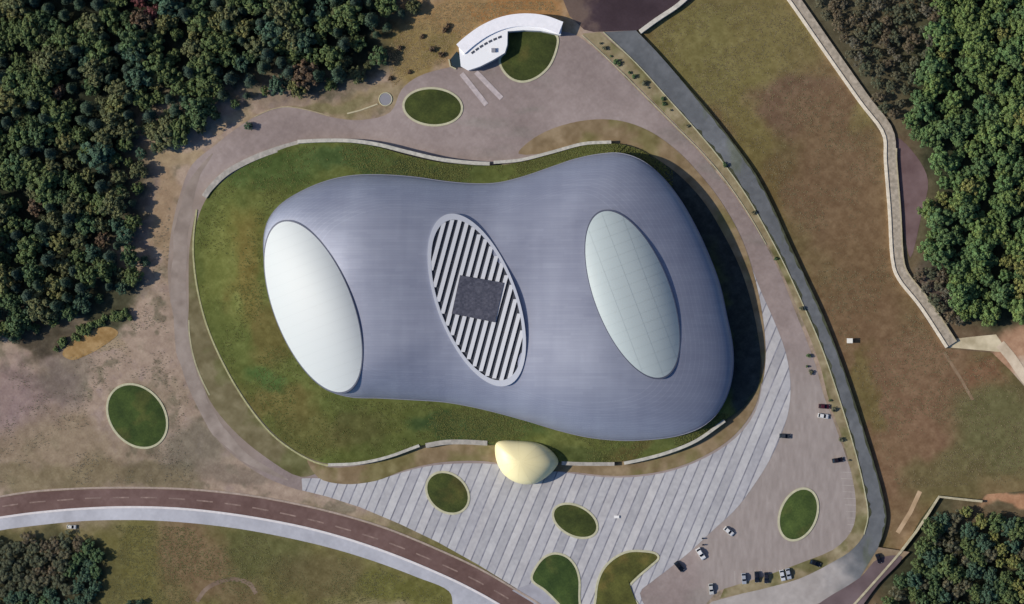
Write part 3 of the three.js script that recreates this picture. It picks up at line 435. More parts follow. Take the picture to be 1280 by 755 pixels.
// round paved disc and pale edging beside the wood
{
  const c = at(482, 124), disc = thing('paved_disc', c, 'round grey paved disc with pale rim beside the dry grass', 'paving');
  const a = new THREE.CylinderGeometry(2.6, 2.6, 0.1, 40); a.translate(0, 0.1, 0); obj('slab', a, mat(0x8b8b92, 0.9), disc);
  const r = new THREE.TorusGeometry(2.75, 0.22, 8, 48); r.rotateX(Math.PI / 2); r.translate(0, 0.08, 0); obj('rim', r, kerbPale, disc);
  const km = concrete([190, 182, 152], 3);
  tag(obj('kerb', bar(P([[434, 142], [450, 138], [472, 130]]), -0.3, 0.3, 0, 0.2), km), 'short pale kerb leading to the round paved disc', 'kerb');
  tag(obj('kerb', bar(spline(P([[318, 146], [336, 138], [356, 133.5], [378, 136], [412, 145]]), false, 5), -0.2, 0.2, 0, 0.18), concrete([168, 156, 128], 3)), 'faint buff kerb between the wood margin and the mauve drive', 'kerb');
}

// ---------------------------------------------------------------- small white building
{
  const h = 4.2, c = at(630, 52), vb = thing('visitor_building', c, 'small white curved roof building beside the wood and forecourt', 'building');
  const L = (px, y) => px.map(([x, z]) => { const p = at(x, z, y); return new THREE.Vector3(p.x - c.x, 0, p.z - c.z); });
  const body = [[573.5, 60], [576, 56], [586, 47], [604, 34], [627, 24.5], [652, 20], [677, 22], [703, 29.5], [701, 43.5], [677, 38.5], [655, 37.5], [634.5, 39], [634, 56], [631, 66], [616, 75], [600, 83], [585, 88], [576, 83]];
  const white = concrete([244, 246, 248], 15, 8, 0.7), white2 = concrete([246, 246, 250], 16, 8, 0.7);
  obj('wall', slab(side(L(body, h), 0, true).map(p => p.clone().multiplyScalar(0.985)), 0.03, h - 0.3), mat(0xd8d8d6, 0.8), vb);
  const roof = obj('roof', slab(L(body, h), h - 0.3, h), white, vb);
  const arc = spline(L([[576, 62], [590, 50], [608, 38], [630, 29], [654, 25.5], [678, 27.5], [701, 35.5]], h + 0.5), false, 6);
  obj('upper_roof', bar(arc, -2.9, 2.4, h - 0.1, h + 0.7), white2, vb);
  const slit = new THREE.CatmullRomCurve3(L([[589, 67], [600, 59], [612, 52], [628, 45]], h));
  for (let k = 0; k < 7; k++) { const p = []; for (let i = 0; i <= 2; i++) p.push(slit.getPointAt((k + 0.08 + i * 0.36) / 7)); obj('roof_light', bar(p, -0.45, 0.45, h - 0.1, h + 0.12), mat(0x4a505c, 0.3), vb); }
  const bx = new RoundedBoxGeometry(1.8, 0.9, 1.8, 2, 0.1), bp = L([[617, 63]], h)[0]; bx.translate(bp.x, h + 0.4, bp.z); obj('roof_unit', bx, mat(0x8d8f98, 0.6), vb);
  const gl = obj('glass_porch', slab(L([[563, 74], [571, 64], [575, 72], [579, 84], [571, 84], [565, 82]], 2.6), 0.03, 2.6), mat(0x20333c, 0.12), vb);
  obj('porch_sill', bar(L([[561, 74], [563, 83], [570, 86]], 0.4), -0.25, 0.25, 0.03, 0.5), kerbPale, vb);
  // ramps on the forecourt
  for (const [a, b] of [[[577, 92], [608, 131]], [[595, 90], [627, 123]]]) {
    const path = P([a, b]); const r = tag(obj('ramp_strip', bar(path, -1.05, 1.05, 0.03, 0.14), concrete([188, 178, 178], 17)), a[0] < 590 ? 'pale paving strip on the forecourt leading to the glass porch' : 'pale paving strip on the forecourt leading to the white wall', 'paving', 'pale strips before the white building');
  }
}

// ---------------------------------------------------------------- raised path and walls beside the right-hand wood
{
  const cur = spline(P([[976, -14], [988, 2], [1031, 64], [1076, 128], [1105, 168], [1107, 200], [1112, 262], [1117, 332], [1124, 349], [1150, 382], [1184, 434]], 0), false, 4);
  struct(obj('path', bar(cur, -0.5, -4.2, LOW, -0.25), concrete([168, 158, 142], 18, 30)), 'raised pale path');
  tag(obj('parapet_wall', bar(cur, -0.5, 0.7, LOW, 0.1), concrete([226, 216, 196], 19, 22)), 'long bright parapet wall between brown field and the path beside the wood', 'wall');
  tag(obj('low_wall', bar(cur.slice(20), -4.2, -4.7, LOW, -0.1), concrete([178, 168, 140], 21, 22)), 'low stone edging wall on the wood side of the raised path', 'wall');
  struct(sheet('path', P([[1184, 434], [1188, 424], [1215, 421], [1245, 418], [1252, 428], [1250, 440]], LOW), LOW + 0.06, (x, z) => { const v = fbm(x * 0.3, z * 0.3, 4) * 34; return [200 + v, 188 + v, 158 + v]; }));
  struct(sheet('path', ribbonPoly(spline(P([[1250, 430], [1264, 447], [1280, 470], [1300, 495]], LOW), false, 4), -2, 2), LOW + 0.09, (x, z) => { const v = fbm(x * 0.3, z * 0.3, 4) * 30; return [206 + v, 190 + v, 166 + v]; }));
  struct(sheet('path', ribbonPoly(P([[1180, 440], [1200, 472], [1216, 500]], LOW), -0.6, 0.6), LOW + 0.07, (x, z) => { const v = fbm(x * 0.3, z * 0.3, 4) * 20; return [140 + v, 118 + v, 94 + v]; }));
  struct(sheet('bare_ground', spline(P([[1120, 172], [1146, 196], [1160, 226], [1152, 268], [1138, 322], [1132, 300], [1122, 240]], LOW), true, 4), LOW + 0.05, (x, z) => { const v = fbm(x * 0.2, z * 0.2, 5) * 20; return [112 + v, 92 + v, 92 + v]; }));
  tag(obj('low_wall', bar(P([[1228, 627], [1200, 624], [1174, 621], [1162, 640], [1146, 664], [1126, 690], [1098, 722], [1064, 760]], 0), -0.4, 0.5, LOW, 0.25), concrete([186, 178, 150], 22, 24)), 'pale angled wall along the side road and the corner wood', 'wall');
  struct(sheet('path', ribbonPoly(P([[1150, 614], [1138, 640], [1122, 666]], LOW), -0.9, 0.9), LOW + 0.07, (x, z) => { const v = fbm(x * 0.3, z * 0.3, 4) * 24; return [186 + v, 160 + v, 128 + v]; }));
  // white equipment hut on the field
  const hp = at(1062, 426, LOW), hut = thing('field_hut', hp, 'tiny white flat roofed hut on the brown field beside the road', 'hut');
  const w = new RoundedBoxGeometry(2.1, 2, 1.7, 2, 0.08); w.translate(0, 1.03, 0); obj('wall', w, mat(0xd8d6cc, 0.7), hut);
  const rf = new RoundedBoxGeometry(2.4, 0.2, 2.0, 2, 0.06); rf.translate(0, 2.1, 0); obj('roof', rf, mat(0xeceae0, 0.6), hut);
  const dr = new THREE.BoxGeometry(0.8, 1.7, 0.06); dr.translate(0.4, 0.9, 0.86); obj('door', dr, mat(0x6b6a66, 0.6), hut);
  // white bench block on the plaza
  const wb = at(771, 646), bench = thing('stone_bench', wb.setY(0.075), 'small white stone bench alone on the striped plaza', 'bench');
  const s1 = new RoundedBoxGeometry(2.0, 0.14, 1.1, 2, 0.04); s1.translate(0, 0.47, 0); obj('seat', s1, mat(0xeeeeec, 0.6), bench);
  for (const k of [-1, 1]) { const s2 = new RoundedBoxGeometry(0.25, 0.42, 0.9, 2, 0.03); s2.translate(k * 0.75, 0.21, 0); obj('leg', s2, mat(0xd8d8d6, 0.7), bench); }
}

// ---------------------------------------------------------------- cars
const G = {};
{
  const prof = (pts) => new THREE.Shape(pts.map(([x, y]) => new THREE.Vector2(x, y)));
  const ext = (shape, w, bev) => { const g = new THREE.ExtrudeGeometry(shape, { depth: w - 2 * bev, bevelEnabled: true, bevelSize: bev, bevelThickness: bev, bevelSegments: 3, curveSegments: 8 }); g.translate(0, 0, -(w - 2 * bev) / 2); return g; };
  G.body = ext(prof([[-2.15, 0.32], [-2.2, 0.62], [-2.12, 0.9], [-1.3, 0.98], [0.75, 0.95], [1.9, 0.78], [2.18, 0.6], [2.16, 0.32]]), 1.8, 0.09);
  G.cabin = ext(prof([[-1.85, 0.95], [-1.35, 1.38], [-0.9, 1.44], [0.1, 1.42], [0.95, 0.95]]), 1.5, 0.08);
  G.roof = new RoundedBoxGeometry(1.5, 0.07, 1.38, 2, 0.03); G.roof.translate(-0.55, 1.52, 0);
  const tri = (q) => { const g = new THREE.BufferGeometry(); g.setAttribute('position', new THREE.Float32BufferAttribute([0, 1, 2, 0, 2, 3].flatMap(i => q[i]), 3)); g.computeVertexNormals(); return g; };
  G.windscreen = new THREE.BoxGeometry(0.9, 0.03, 1.3); G.windscreen.rotateZ(-0.5); G.windscreen.translate(0.62, 1.27, 0);
  G.rear = new THREE.BoxGeometry(0.62, 0.03, 1.3); G.rear.rotateZ(0.72); G.rear.translate(-1.72, 1.24, 0);
  G.tyre = new THREE.CylinderGeometry(0.33, 0.33, 0.22, 20); G.tyre.rotateX(Math.PI / 2); G.rim = new THREE.CylinderGeometry(0.2, 0.2, 0.24, 12); G.rim.rotateX(Math.PI / 2);
  G.lamp = new RoundedBoxGeometry(0.12, 0.16, 0.36, 2, 0.04); G.mirror = new RoundedBoxGeometry(0.12, 0.12, 0.2, 2, 0.03);
}
const glassM = mat(0x12161c, 0.1), tyreM = mat(0x131313, 0.9), rimMat = mat(0x9a9c9f, 0.35, { metalness: 0.8 }), headM = mat(0xdfe4e8, 0.15), tailM = mat(0x7a1210, 0.3);
function car(px, py, deg, color, label, scale = 1, y = 0.03) {
  const g = thing('parked_car', at(px, py, y), label, 'car', 'cars parked about the museum'); g.rotation.y = -deg * Math.PI / 180; g.scale.set(scale, scale, scale);
  const paint = new THREE.MeshPhysicalMaterial({ color, roughness: 0.35, clearcoat: 1, clearcoatRoughness: 0.08, metalness: 0.1 });
  obj('body', G.body, paint, g); const cab = obj('cabin', G.cabin, glassM, g); obj('roof', G.roof, paint, g); obj('windscreen', G.windscreen, glassM, g); obj('rear_window', G.rear, glassM, g);
  for (const x of [-1.35, 1.35]) for (const z of [-0.82, 0.82]) { const w = obj('wheel', G.tyre, tyreM, g); w.position.set(x, 0.33, z); obj('rim', G.rim, rimMat, w); }
  for (const z of [-0.62, 0.62]) { const h = obj('headlight', G.lamp, headM, g); h.position.set(2.15, 0.66, z); const t = obj('taillight', G.lamp, tailM, g); t.position.set(-2.17, 0.76, z); const m = obj('mirror', G.mirror, paint, g); m.position.set(0.7, 1.0, z * 1.55); }
  return g;
}
car(876, 692, 58, 0xf2f2f0, 'bright white car parked askew at the plaza corner beside a black car', 1.12);
car(911, 664, 40, 0xe8e8e6, 'white car parked askew, alone at the edge of the striped plaza');
car(849, 708, 50, 0x0d0e10, 'black car parked askew beside the hooked lawn island', 1.05);
car(889, 736, 84, 0xc9cac6, 'pale grey car alone in the car park beside the dry verge');
car(930, 723, 86, 0xaab0b8, 'silver car at the end of the parked row with two dark cars');
car(946, 721, 88, 0x1a1b26, 'dark navy car parked between a silver car and a charcoal car');
car(958, 722, 90, 0x24242c, 'charcoal car parked in the row beside a dark navy car');
car(978, 719, 78, 0xdadde2, 'white car at the end of the row beside another pale car');
car(985.5, 717, 78, 0xb4b9c2, 'light silver car closely beside a white car at the end of the row');
car(1019, 704, 20, 0x0c0c0e, 'black car alone beside the verge below the car park lawn');
car(981, 545, 4, 0x3a3d42, 'dark grey car alone between the plaza edge and the car park');
car(1030, 508, 4, 0x4a1822, 'maroon car next to a white car by the road verge');
car(1029, 520, 8, 0xe6e6e4, 'white car next to the maroon car by the road verge');
car(1047, 575, -10, 0x1c0f12, 'blackish red car alone beside the verge and road');
car(1098, 698, 70, 0x1d1414, 'dark brown car standing on the side road mouth', 0.9, 0.08);
car(90, 658.5, 2, 0xdcdcd6, 'white car at the pavement edge beside the small wood', 0.9, 0.12);
// parking bay lines
{
  const m = concrete([178, 170, 163], 25, 20), bay = struct(new THREE.Group()); bay.name = 'bay_markings'; scene.add(bay);
  for (let k = 0; k < 11; k++) { const y = 590 + k * 8.2, x = 1052 + k * 1.2; obj('bay_line', bar(P([[x - 2, y], [x + 13, y + 0.5]]), -0.09, 0.09, 0.034, 0.042), m, bay); }
  for (let k = 0; k < 9; k++) { const x = 918 + k * 8.5, y = 715 - k * 0.6; obj('bay_line', bar(P([[x, y - 1], [x + 1, y + 14]]), -0.09, 0.09, 0.034, 0.042), m, bay); }
}
// dark posts by the white car
for (const [x, y, lb] of [[878, 673, 'dark post at the plaza edge, farther from the white car'], [878.5, 681, 'dark post at the plaza edge, next to the white car']]) {
  const b = thing('bollard', at(x, y, 0.03), lb, 'bollard', 'posts at the plaza edge'); const a = new THREE.CylinderGeometry(0.28, 0.34, 1.1, 16); a.translate(0, 0.55, 0); obj('post', a, mat(0x2a2a2e, 0.6), b); const c = new THREE.SphereGeometry(0.29, 16, 8, 0, 6.3, 0, 1.57); c.translate(0, 1.1, 0); obj('cap', c, mat(0x2a2a2e, 0.6), b);
}

// ---------------------------------------------------------------- trees
function crownGeo(seed, R, Hc, y0, leaves, size, opt = {}) {
  const r = rng(seed), pos = [], col = [], nl = opt.clumps ?? 15, cl = [];
  for (let i = 0; i < nl; i++) { const a = i * 2.399 + r() * 0.8, h = opt.cone ? (i + 0.5) / nl : Math.pow(r(), 0.8), env = opt.cone ? (1 - h) * 0.92 + 0.08 : Math.sqrt(Math.max(0.06, 1 - Math.pow(h * 1.55 - 0.55, 2))); const d = i === 0 ? 0 : R * env * (opt.wide ? 0.08 + 0.9 * Math.sqrt(r()) : 0.35 + 0.5 * r()); cl.push([Math.cos(a) * d, y0 + h * Hc * 0.86, Math.sin(a) * d, R * (opt.cone ? 0.3 + 0.14 * (1 - h) : opt.wide ? 0.13 + r() * 0.15 : 0.3 + r() * 0.2), 0.78 + r() * 0.44, r()]); }
  const v = new THREE.Vector3(), n = new THREE.Vector3(), t = new THREE.Vector3(), b = new THREE.Vector3();
  for (let i = 0; i < leaves; i++) {
    const c = cl[(r() * nl) | 0], u = r() * 2 - 1, a = r() * 6.283, q = Math.sqrt(1 - u * u), rad = c[3] * (0.62 + 0.42 * Math.sqrt(r()));
    n.set(q * Math.cos(a), u * 0.9 + 0.12, q * Math.sin(a)).normalize(); v.set(c[0], c[1], c[2]).addScaledVector(n, rad * (opt.flat && u > 0 ? 0.8 : 1));
    if (v.y < y0 - 0.6) continue;
    n.x += (r() - 0.5) * 1.1; n.y += (r() - 0.3) * 0.9; n.z += (r() - 0.5) * 1.1; n.normalize();
    t.set(r() - 0.5, r() - 0.5, r() - 0.5).cross(n).normalize(); b.copy(n).cross(t);
    const s = size * (0.6 + r() * 0.8), w = s * (opt.thin ?? (0.55 + r() * 0.3)), k = c[4] * (0.82 + r() * 0.36), y = (c[5] - 0.5) * 0.2 + (r() - 0.5) * 0.12;
    const A = v.clone().addScaledVector(t, -s), Bq = v.clone().addScaledVector(b, w), D = v.clone().addScaledVector(t, s), E = v.clone().addScaledVector(b, -w);
    for (const p of [A, Bq, D, A, D, E]) { pos.push(p.x, p.y, p.z); col.push(k * (1 + y), k, k * (1 - y * 0.6)); }
  }
  const g = new THREE.BufferGeometry(); g.setAttribute('position', new THREE.Float32BufferAttribute(pos, 3)); g.setAttribute('color', new THREE.Float32BufferAttribute(col, 3)); g.computeVertexNormals(); return g;
}
function trunkGeo(seed, h, r0, R) {
  const r = rng(seed), parts = []; const limb = (a, b, ra, rb) => { const d = b.clone().sub(a), g = new THREE.CylinderGeometry(rb, ra, d.length(), 7, 1); g.translate(0, d.length() / 2, 0); g.applyQuaternion(new THREE.Quaternion().setFromUnitVectors(new THREE.Vector3(0, 1, 0), d.clone().normalize())); g.translate(a.x, a.y, a.z); parts.push(g); };
  const top = new THREE.Vector3((r() - 0.5) * 0.5, h, (r() - 0.5) * 0.5); limb(new THREE.Vector3(0, -0.1, 0), top, r0, r0 * 0.3);
  for (let i = 0; i < 6; i++) { const f = 0.35 + 0.1 * i, a = i * 2.4 + r(); const s = new THREE.Vector3().lerpVectors(new THREE.Vector3(), top, f); limb(s, s.clone().add(new THREE.Vector3(Math.cos(a) * R * 0.62, h * 0.14, Math.sin(a) * R * 0.62)), r0 * 0.4, r0 * 0.12); }
  return mergeGeometries(parts);
}
const bark = mat(0x4a4036, 1), barkPale = mat(0x6d655c, 1);
const leafM = (c) => new THREE.MeshStandardMaterial({ color: new THREE.Color().setRGB(...c), roughness: 0.9, vertexColors: true });
const KINDS = {
  broad: { geos: [1, 2, 3, 4, 5].map(s => [crownGeo(s * 13, 4.7, 4.6, 2.6, 2700, 0.36, { clumps: 40 + 2 * s, wide: 1 }), trunkGeo(s, 6.6, 0.3, 3.6)]) },
  pine: { geos: [6, 7, 8].map(s => [crownGeo(s * 13, 3.4, 7.5, 2, 1900, 0.36, { clumps: 18, cone: true, thin: 0.35 }), trunkGeo(s, 8.6, 0.26, 2.2)]) },
  bare: { geos: [9, 10, 11].map(s => [crownGeo(s * 13, 3.2, 3.6, 1.2, 1500, 0.42, { clumps: 22, thin: 0.16, wide: 1 }), trunkGeo(s, 4.4, 0.16, 3)]) },
  shrub: { geos: [12, 13, 14].map(s => [crownGeo(s * 13, 1.25, 1.3, 0.35, 420, 0.2, { clumps: 9 }), trunkGeo(s, 1.3, 0.07, 0.9)]) },
};
const protos = {};
function plant(kind, name, colorKey, color, p, scale, turn, r, label, category, group, low = 1) {
  const v = (r() * KINDS[kind].geos.length) | 0, key = name + v + colorKey; let o;
  if (!protos[key]) {
    const m = (protos['m' + colorKey] ??= leafM(color));
    o = new THREE.Group(); scene.add(o); obj('trunk', KINDS[kind].geos[v][1], kind === 'bare' ? barkPale : bark, o); obj('crown', KINDS[kind].geos[v][0], m, o); protos[key] = o;
  } else { o = protos[key].clone(); scene.add(o); }
  o.name = numbered(name); o.position.copy(p); o.rotation.y = turn; o.scale.set(scale * (0.88 + r() * 0.24), scale * low * (0.85 + r() * 0.3), scale * (0.88 + r() * 0.24)); o.userData = {}; tag(o, label, category, group); return o;
}
function inside(poly, x, y) { let c = false; for (let i = 0, j = poly.length - 1; i < poly.length; j = i++) { const [xi, yi] = poly[i], [xj, yj] = poly[j]; if ((yi > y) !== (yj > y) && x < (xj - xi) * (y - yi) / (yj - yi) + xi) c = !c; } return c; }
function scatter(poly, gap, seed, fn) {
  const r = rng(seed), xs = poly.map(p => p[0]), ys = poly.map(p => p[1]), x0 = Math.min(...xs), x1 = Math.max(...xs), y0 = Math.min(...ys), y1 = Math.max(...ys), got = [];
  const tries = (x1 - x0) * (y1 - y0) / (gap * gap) * 30;
  for (let i = 0; i < tries; i++) { const x = x0 + r() * (x1 - x0), y = y0 + r() * (y1 - y0); if (!inside(poly, x, y)) continue; if (got.some(q => (q[0] - x) ** 2 + (q[1] - y) ** 2 < gap * gap)) continue; got.push([x, y]); }
  for (const [x, y] of got) fn(x, y, r);
}
const PAL = { a: [0.078, 0.132, 0.052], b: [0.104, 0.150, 0.050], c: [0.062, 0.118, 0.070], d: [0.124, 0.142, 0.060], e: [0.160, 0.170, 0.060], red: [0.150, 0.050, 0.050], russet: [0.130, 0.088, 0.052], pine: [0.050, 0.086, 0.058], pine2: [0.058, 0.098, 0.056], gr1: [0.118, 0.198, 0.064], gr2: [0.146, 0.216, 0.062], gr3: [0.104, 0.178, 0.064], gr4: [0.205, 0.222, 0.066], brown: [0.165, 0.134, 0.082], grey: [0.165, 0.152, 0.106], olive: [0.150, 0.148, 0.088], scrub: [0.115, 0.130, 0.074] };
const leftWood = [[-16, -16], [546, -16], [534, 4], [502, 26], [479, 48], [474, 88], [440, 103], [400, 110], [362, 112], [332, 116], [306, 132], [276, 150], [252, 168], [218, 174], [192, 198], [174, 216], [175, 260], [170, 310], [174, 346], [146, 368], [112, 378], [80, 396], [45, 414], [20, 426], [-16, 430]];
scatter(leftWood, 16, 21, (x, y, r) => {
  const n = fbm(x * 0.014, y * 0.014, 3), red = Math.hypot(x - 184, y - 10) < 15, q = r();
  const ty = 0.035;
  if (red) return plant('broad', 'autumn_tree', 'red', PAL.red, at(x, y, 0), 0.85, r() * 6.3, r, 'dark red autumn tree in the dense dark wood', 'tree', 'red autumn trees');
  if (q < 0.2 + (n < -0.1 ? 0.2 : 0)) { const k = q < 0.14 ? 'pine' : 'pine2'; return plant('pine', 'conifer', k, PAL[k], at(x, y), (0.9 + r() * 0.35) * (inside(leftWood, x + 26, y) ? 1 : 0.66), r() * 6.3, r, 'dark blue green conifer in the dense wood beside the bare dirt', 'tree', 'conifers of the dark wood'); }
  const k = q > 0.985 ? 'russet' : q > 0.94 ? 'e' : q > 0.8 ? 'd' : q > 0.58 ? 'b' : n > 0.15 ? 'b' : q > 0.45 ? 'c' : 'a';
  const lb = { russet: 'russet brown broadleaf tree in the dense dark wood', e: 'yellow green broadleaf tree in the dense dark wood', d: 'olive green broadleaf tree in the dense dark wood', b: 'mid green broadleaf tree in the dense dark wood', c: 'blue green broadleaf tree in the dense dark wood', a: 'deep green broadleaf tree in the dense dark wood' }[k];
  plant('broad', 'broadleaf_tree', k, PAL[k], at(x, y), (0.64 + Math.pow(r(), 1.4) * 0.8) * (inside(leftWood, x + 26, y) ? 1 : 0.66), r() * 6.3, r, lb, 'tree', lb.split(' tree')[0] + ' trees of the dark wood');
});
const rightWood = [[1176, -16], [1296, -16], [1296, 388], [1238, 396], [1206, 396], [1196, 366], [1190, 336], [1160, 318], [1160, 262], [1176, 224], [1160, 190], [1138, 158], [1146, 104], [1166, 60]];
scatter(rightWood, 15, 33, (x, y, r) => {
  const q = r(), k = q > 0.9 ? 'gr4' : q > 0.6 ? 'gr2' : q > 0.3 ? 'gr1' : 'gr3', lb = { gr4: 'yellow green broadleaf tree in the bright green wood', gr2: 'fresh green broadleaf tree in the bright green wood', gr1: 'leaf green broadleaf tree in the bright green wood', gr3: 'deeper green broadleaf tree in the bright green wood' }[k];
  plant('broad', 'deciduous_tree', k, PAL[k], at(x, y, LOW), 0.56 + Math.pow(r(), 1.3) * 0.66, r() * 6.3, r, lb, 'tree', lb.split(' tree')[0] + ' trees of the bright wood');
});
for (const [poly, seed, where] of [[[[1020, 2], [1060, -16], [1180, -16], [1160, 66], [1140, 110], [1126, 150], [1112, 148]], 41, 'beside the raised path'], [[[1146, 342], [1192, 340], [1204, 370], [1200, 402], [1182, 400]], 43, 'at the bend of the raised path']])
  scatter(poly, 12.5, seed, (x, y, r) => {
    const q = r(), k = q > 0.7 ? 'brown' : q > 0.5 ? 'grey' : q > 0.25 ? 'olive' : 'scrub', lb = { brown: 'brown thinly twigged small tree ', grey: 'grey bare twigged small tree ', olive: 'olive twiggy small tree ', scrub: 'dull green twiggy small tree ' }[k] + where;
    plant('bare', 'bare_tree', k, PAL[k], at(x, y, LOW), 0.7 + r() * 0.4, r() * 6.3, r, lb, 'tree', 'twiggy trees ' + where);
  });
const cornerWood = [[1176, 640], [1214, 640], [1228, 652], [1296, 650], [1296, 772], [1092, 772], [1122, 730], [1152, 684]];
scatter(cornerWood, 14.5, 51, (x, y, r) => {
  const q = r(), band = Math.abs((x - 1228) - (y - 655) * 0.62) < 12; const k = band ? 'gr4' : q > 0.7 ? 'b' : q > 0.45 ? 'olive' : q > 0.2 ? 'a' : 'c', bare = !band && k === 'olive';
  const lb = bare ? 'olive twiggy small tree in the corner wood behind the angled wall' : { gr4: 'yellow green tree in the corner wood behind the angled wall', b: 'mid green tree in the corner wood behind the angled wall', a: 'deep green tree in the corner wood behind the angled wall', c: 'blue green tree in the corner wood behind the angled wall' }[k];
  plant(bare ? 'bare' : 'broad', bare ? 'bare_tree' : 'deciduous_tree', k, PAL[k], at(x, y, LOW), (band ? 0.5 : 0.66) + r() * 0.3 + (bare ? 0.3 : 0), r() * 6.3, r, lb, 'tree', lb.split(' in ')[0] + 's of the corner wood');
});
const clumpWood = [[-16, 676], [40, 672], [92, 674], [122, 688], [130, 708], [124, 732], [110, 768], [-16, 770]];
scatter(clumpWood, 12.5, 61, (x, y, r) => {
  const dark = Math.hypot((x - 112) / 26, (y - 712) / 34) < 1 || Math.hypot((x - 60) / 60, (y - 752) / 16) < 1, q = r(), k = dark ? (q > 0.4 ? 'c' : 'a') : q > 0.4 ? 'scrub' : q > 0.1 ? 'olive' : 'brown', bare = !dark;
  const lb = { c: 'blue green bushy tree in the little scrub wood below the brown road', a: 'deep green bushy tree in the little scrub wood below the brown road', scrub: 'dull green scrub tree in the little wood below the brown road', olive: 'olive scrub tree in the little wood below the brown road', brown: 'brown scrub tree in the little wood below the brown road' }[k];
  plant(bare ? 'bare' : 'broad', bare ? 'scrub_tree' : 'deciduous_tree', k, PAL[k], at(x, y, 0), bare ? 0.95 + r() * 0.4 : 0.55 + r() * 0.2, r() * 6.3, r, lb, 'tree', lb.split(' in ')[0] + 's of the little wood', 0.7);
});
{
  const r = rng(77);
  for (const [x, y, s] of [[312, 158, 0.75], [182, 327, 0.9], [176, 753, 0.7], [163, 754, 0.6]])
    plant('broad', 'small_tree', 'c', PAL.c, at(x, y), s * 0.55, r() * 6.3, r, x > 300 ? 'lone small dark tree at the edge of the mauve drive' : x > 180 ? 'lone small dark tree standing out from the wood onto dirt' : 'small dark tree alone in the grass beside the worn arc', 'tree', x < 180 ? 'small trees in the grass' : undefined);
  const shrubLine = [[752, 56], [757, 62], [765, 70], [771, 76], [775, 80], [786, 90], [794, 97], [803, 104], [808, 110], [826, 126], [832, 132], [838, 138], [850, 150], [858, 158], [868, 168], [878, 180], [890, 192], [903, 206], [915, 222], [925, 237], [934, 252], [944, 266], [951, 282], [958, 294], [965, 308], [972, 322], [980, 338], [988, 352], [995, 368], [1002, 386], [1006, 432], [1011, 446], [1009, 455], [1016, 462], [1036, 497], [1040, 512], [1050, 548], [1062, 575]];
  for (const [x, y] of shrubLine.filter((_, i) => i < 12 || i % 4 === 1 || i > 30)) plant('shrub', 'shrub', r() > 0.4 ? 'olive' : 'a', r() > 0.4 ? PAL.olive : PAL.a, at(x + (r() - 0.5) * 7, y + (r() - 0.5) * 7, 0.1), 0.4 + r() * 0.65, r() * 6.3, r, 'small dark shrub on the dry strip beside the grey road', 'shrub', 'shrubs on the dry strip by the road');
  for (let k = 0; k < 26; k++) { const t = k / 26, x = 70 + t * 95 + (r() - 0.5) * 12, y = 436 - t * 44 - Math.sin(t * 3.1) * 8 + (r() - 0.5) * 10; plant('shrub', 'shrub', 'b', PAL.b, at(x, y), 0.8 + r() * 0.9, r() * 6.3, r, 'green shrub between the dark wood and the orange dry bank', 'shrub', 'shrubs above the orange dry bank'); }
  for (const [x, y] of [[560, 33], [556, 38], [528, 46], [540, 62], [552, 68], [500, 60], [512, 90], [488, 98]]) plant('shrub', 'shrub', 'russet', PAL.russet, at(x, y), 0.7 + r() * 0.5, r() * 6.3, r, 'russet shrub in the tan dry grass beside the white building', 'shrub', 'russet shrubs in the dry grass');
}
function tufts(name, label, n, seed, color, pick, size) {
  const blades = [], r0 = rng(seed); for (let i = 0; i < 6; i++) { const a = i * 1.05 + r0(), h = 0.5 + r0() * 0.5, c = Math.cos(a), d = Math.sin(a); blades.push(-d * 0.16, 0, c * 0.16, d * 0.16, 0, -c * 0.16, c * 0.45, h, d * 0.45); }
  const g = new THREE.BufferGeometry(); g.setAttribute('position', new THREE.Float32BufferAttribute(blades, 3)); g.computeVertexNormals();
  const im = new THREE.InstancedMesh(g, new THREE.MeshStandardMaterial({ roughness: 1 }), n), r = rng(seed + 1), m = new THREE.Matrix4(), q = new THREE.Quaternion(), up = new THREE.Vector3(0, 1, 0), col = new THREE.Color();
  let k = 0; for (let i = 0; i < n * 4 && k < n; i++) { const p = pick(r); if (!p) continue; const s = size * (0.5 + r()); m.compose(p, q.setFromAxisAngle(up, r() * 6.28), new THREE.Vector3(s, s * 0.42, s)); im.setMatrixAt(k, m); const f = 0.75 + r() * 0.5; col.setRGB(color[0] * f, color[1] * f * (0.94 + r() * 0.12), color[2] * f); im.setColorAt(k, col); k++; }
  im.count = k; im.name = name; im.castShadow = im.receiveShadow = true; im.userData = { kind: 'stuff', label, category: 'grass' }; scene.add(im);
}
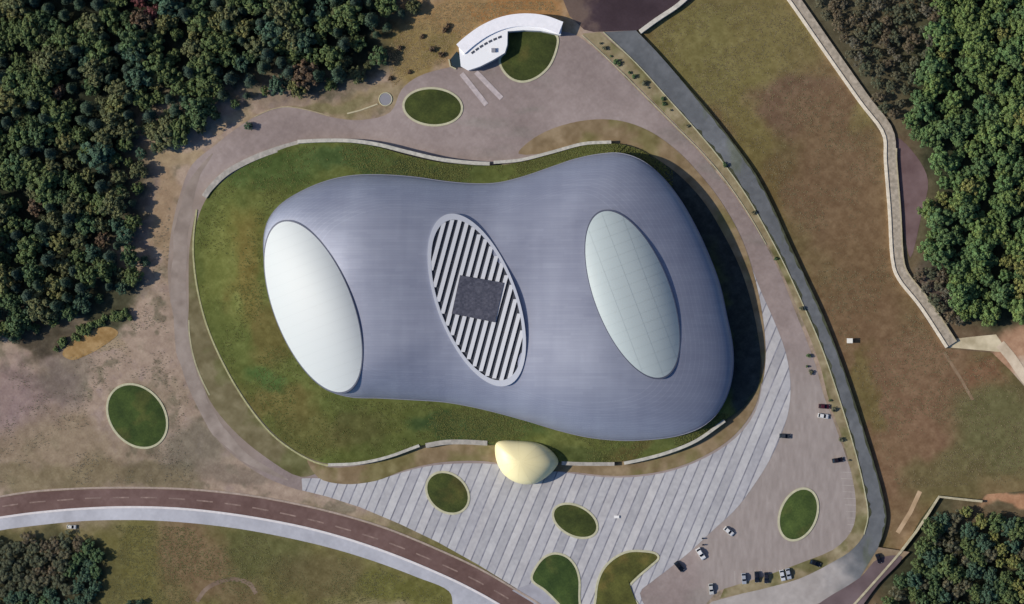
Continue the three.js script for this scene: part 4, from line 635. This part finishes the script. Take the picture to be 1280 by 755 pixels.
tufts('mound_grass', 'rough grass covering the mound round the silver roof', 24000, 301, [0.165, 0.18, 0.052], r => { const kf = r() * (NT - 1), k = Math.round(kf), k0 = Math.floor(kf), f = kf - k0, L = (a, j) => a[k0][j] * (1 - f) + a[k0 + 1][j] * f, t = 0.03 + r() * 0.9, th = kf / NT * Math.PI * 2, R = L(foot, 0) + (L(bermInner, 0) - L(foot, 0)) * t, x = C.x + Math.cos(th) * R, z = C.z + Math.sin(th) * R; return fbm(x * 0.08, z * 0.08, 3) + r() * 0.5 > 0.1 && !(x > C.x + 78 && z < C.z + 46) ? new THREE.Vector3(x, moundY(k, t) + fbm(x * 0.12, z * 0.12, 4) * 0.6 * Math.sin(t * Math.PI), z) : null; }, 0.55);
tufts('field_grass', 'thin dry grass scattered over the brown field', 20000, 311, [0.22, 0.18, 0.095], r => { const x = 800 + r() * 480, y = r() * 620; if (!inside([[812, 46], [870, 4], [982, 4], [1100, 176], [1110, 340], [1176, 436], [1236, 446], [1278, 490], [1278, 606], [1120, 610], [1064, 450], [960, 222]], x, y)) return null; const p = at(x, y, LOW + 0.03); return fbm(p.x * 0.09, p.z * 0.09, 3) + r() * 0.5 > 0.12 ? p : null; }, 0.5);
tufts('dirt_weeds', 'sparse dry weeds on the bare dirt beside the dark wood', 3200, 321, [0.26, 0.225, 0.16], r => { const x = r() * 240, y = 190 + r() * 415; if (!inside([[0, 455], [70, 452], [150, 420], [190, 370], [190, 250], [215, 210], [212, 300], [206, 400], [236, 500], [280, 560], [330, 604], [240, 606], [100, 606], [0, 612]], x, y) || Math.hypot(x - 171, y - 520) < 48) return null; const p = at(x, y, 0.03); return fbm(p.x * 0.12, p.z * 0.12, 4) + r() * 0.4 > 0.2 ? p : null; }, 0.5);
tufts('roadside_grass', 'rough olive grass below the brown road and grey pavement', 9000, 331, [0.19, 0.18, 0.075], r => { const x = r() * 560, y = 652 + r() * 103; if (!inside([[136, 656], [200, 657], [260, 662], [320, 671], [400, 688], [460, 706], [520, 728], [556, 746], [556, 755], [130, 755], [146, 700]], x, y)) return null; const p = at(x, y, 0); return fbm(p.x * 0.1, p.z * 0.1, 3) + r() * 0.5 > 0.1 ? p : null; }, 0.5);
tufts('bank_grass', 'tan dry grass between the dark wood and the white building', 5000, 341, [0.38, 0.29, 0.15], r => { const x = 480 + r() * 220, y = r() * 130; if (!inside([[556, 2], [690, 2], [700, 16], [650, 12], [600, 28], [560, 60], [556, 78], [510, 92], [490, 110], [484, 60], [510, 30]], x, y)) return null; return at(x, y, 0); }, 0.5);
for (const o of scene.children) if (o.isMesh && o !== sky) { o.castShadow = o.receiveShadow = true; }
renderer.render(scene, camera);
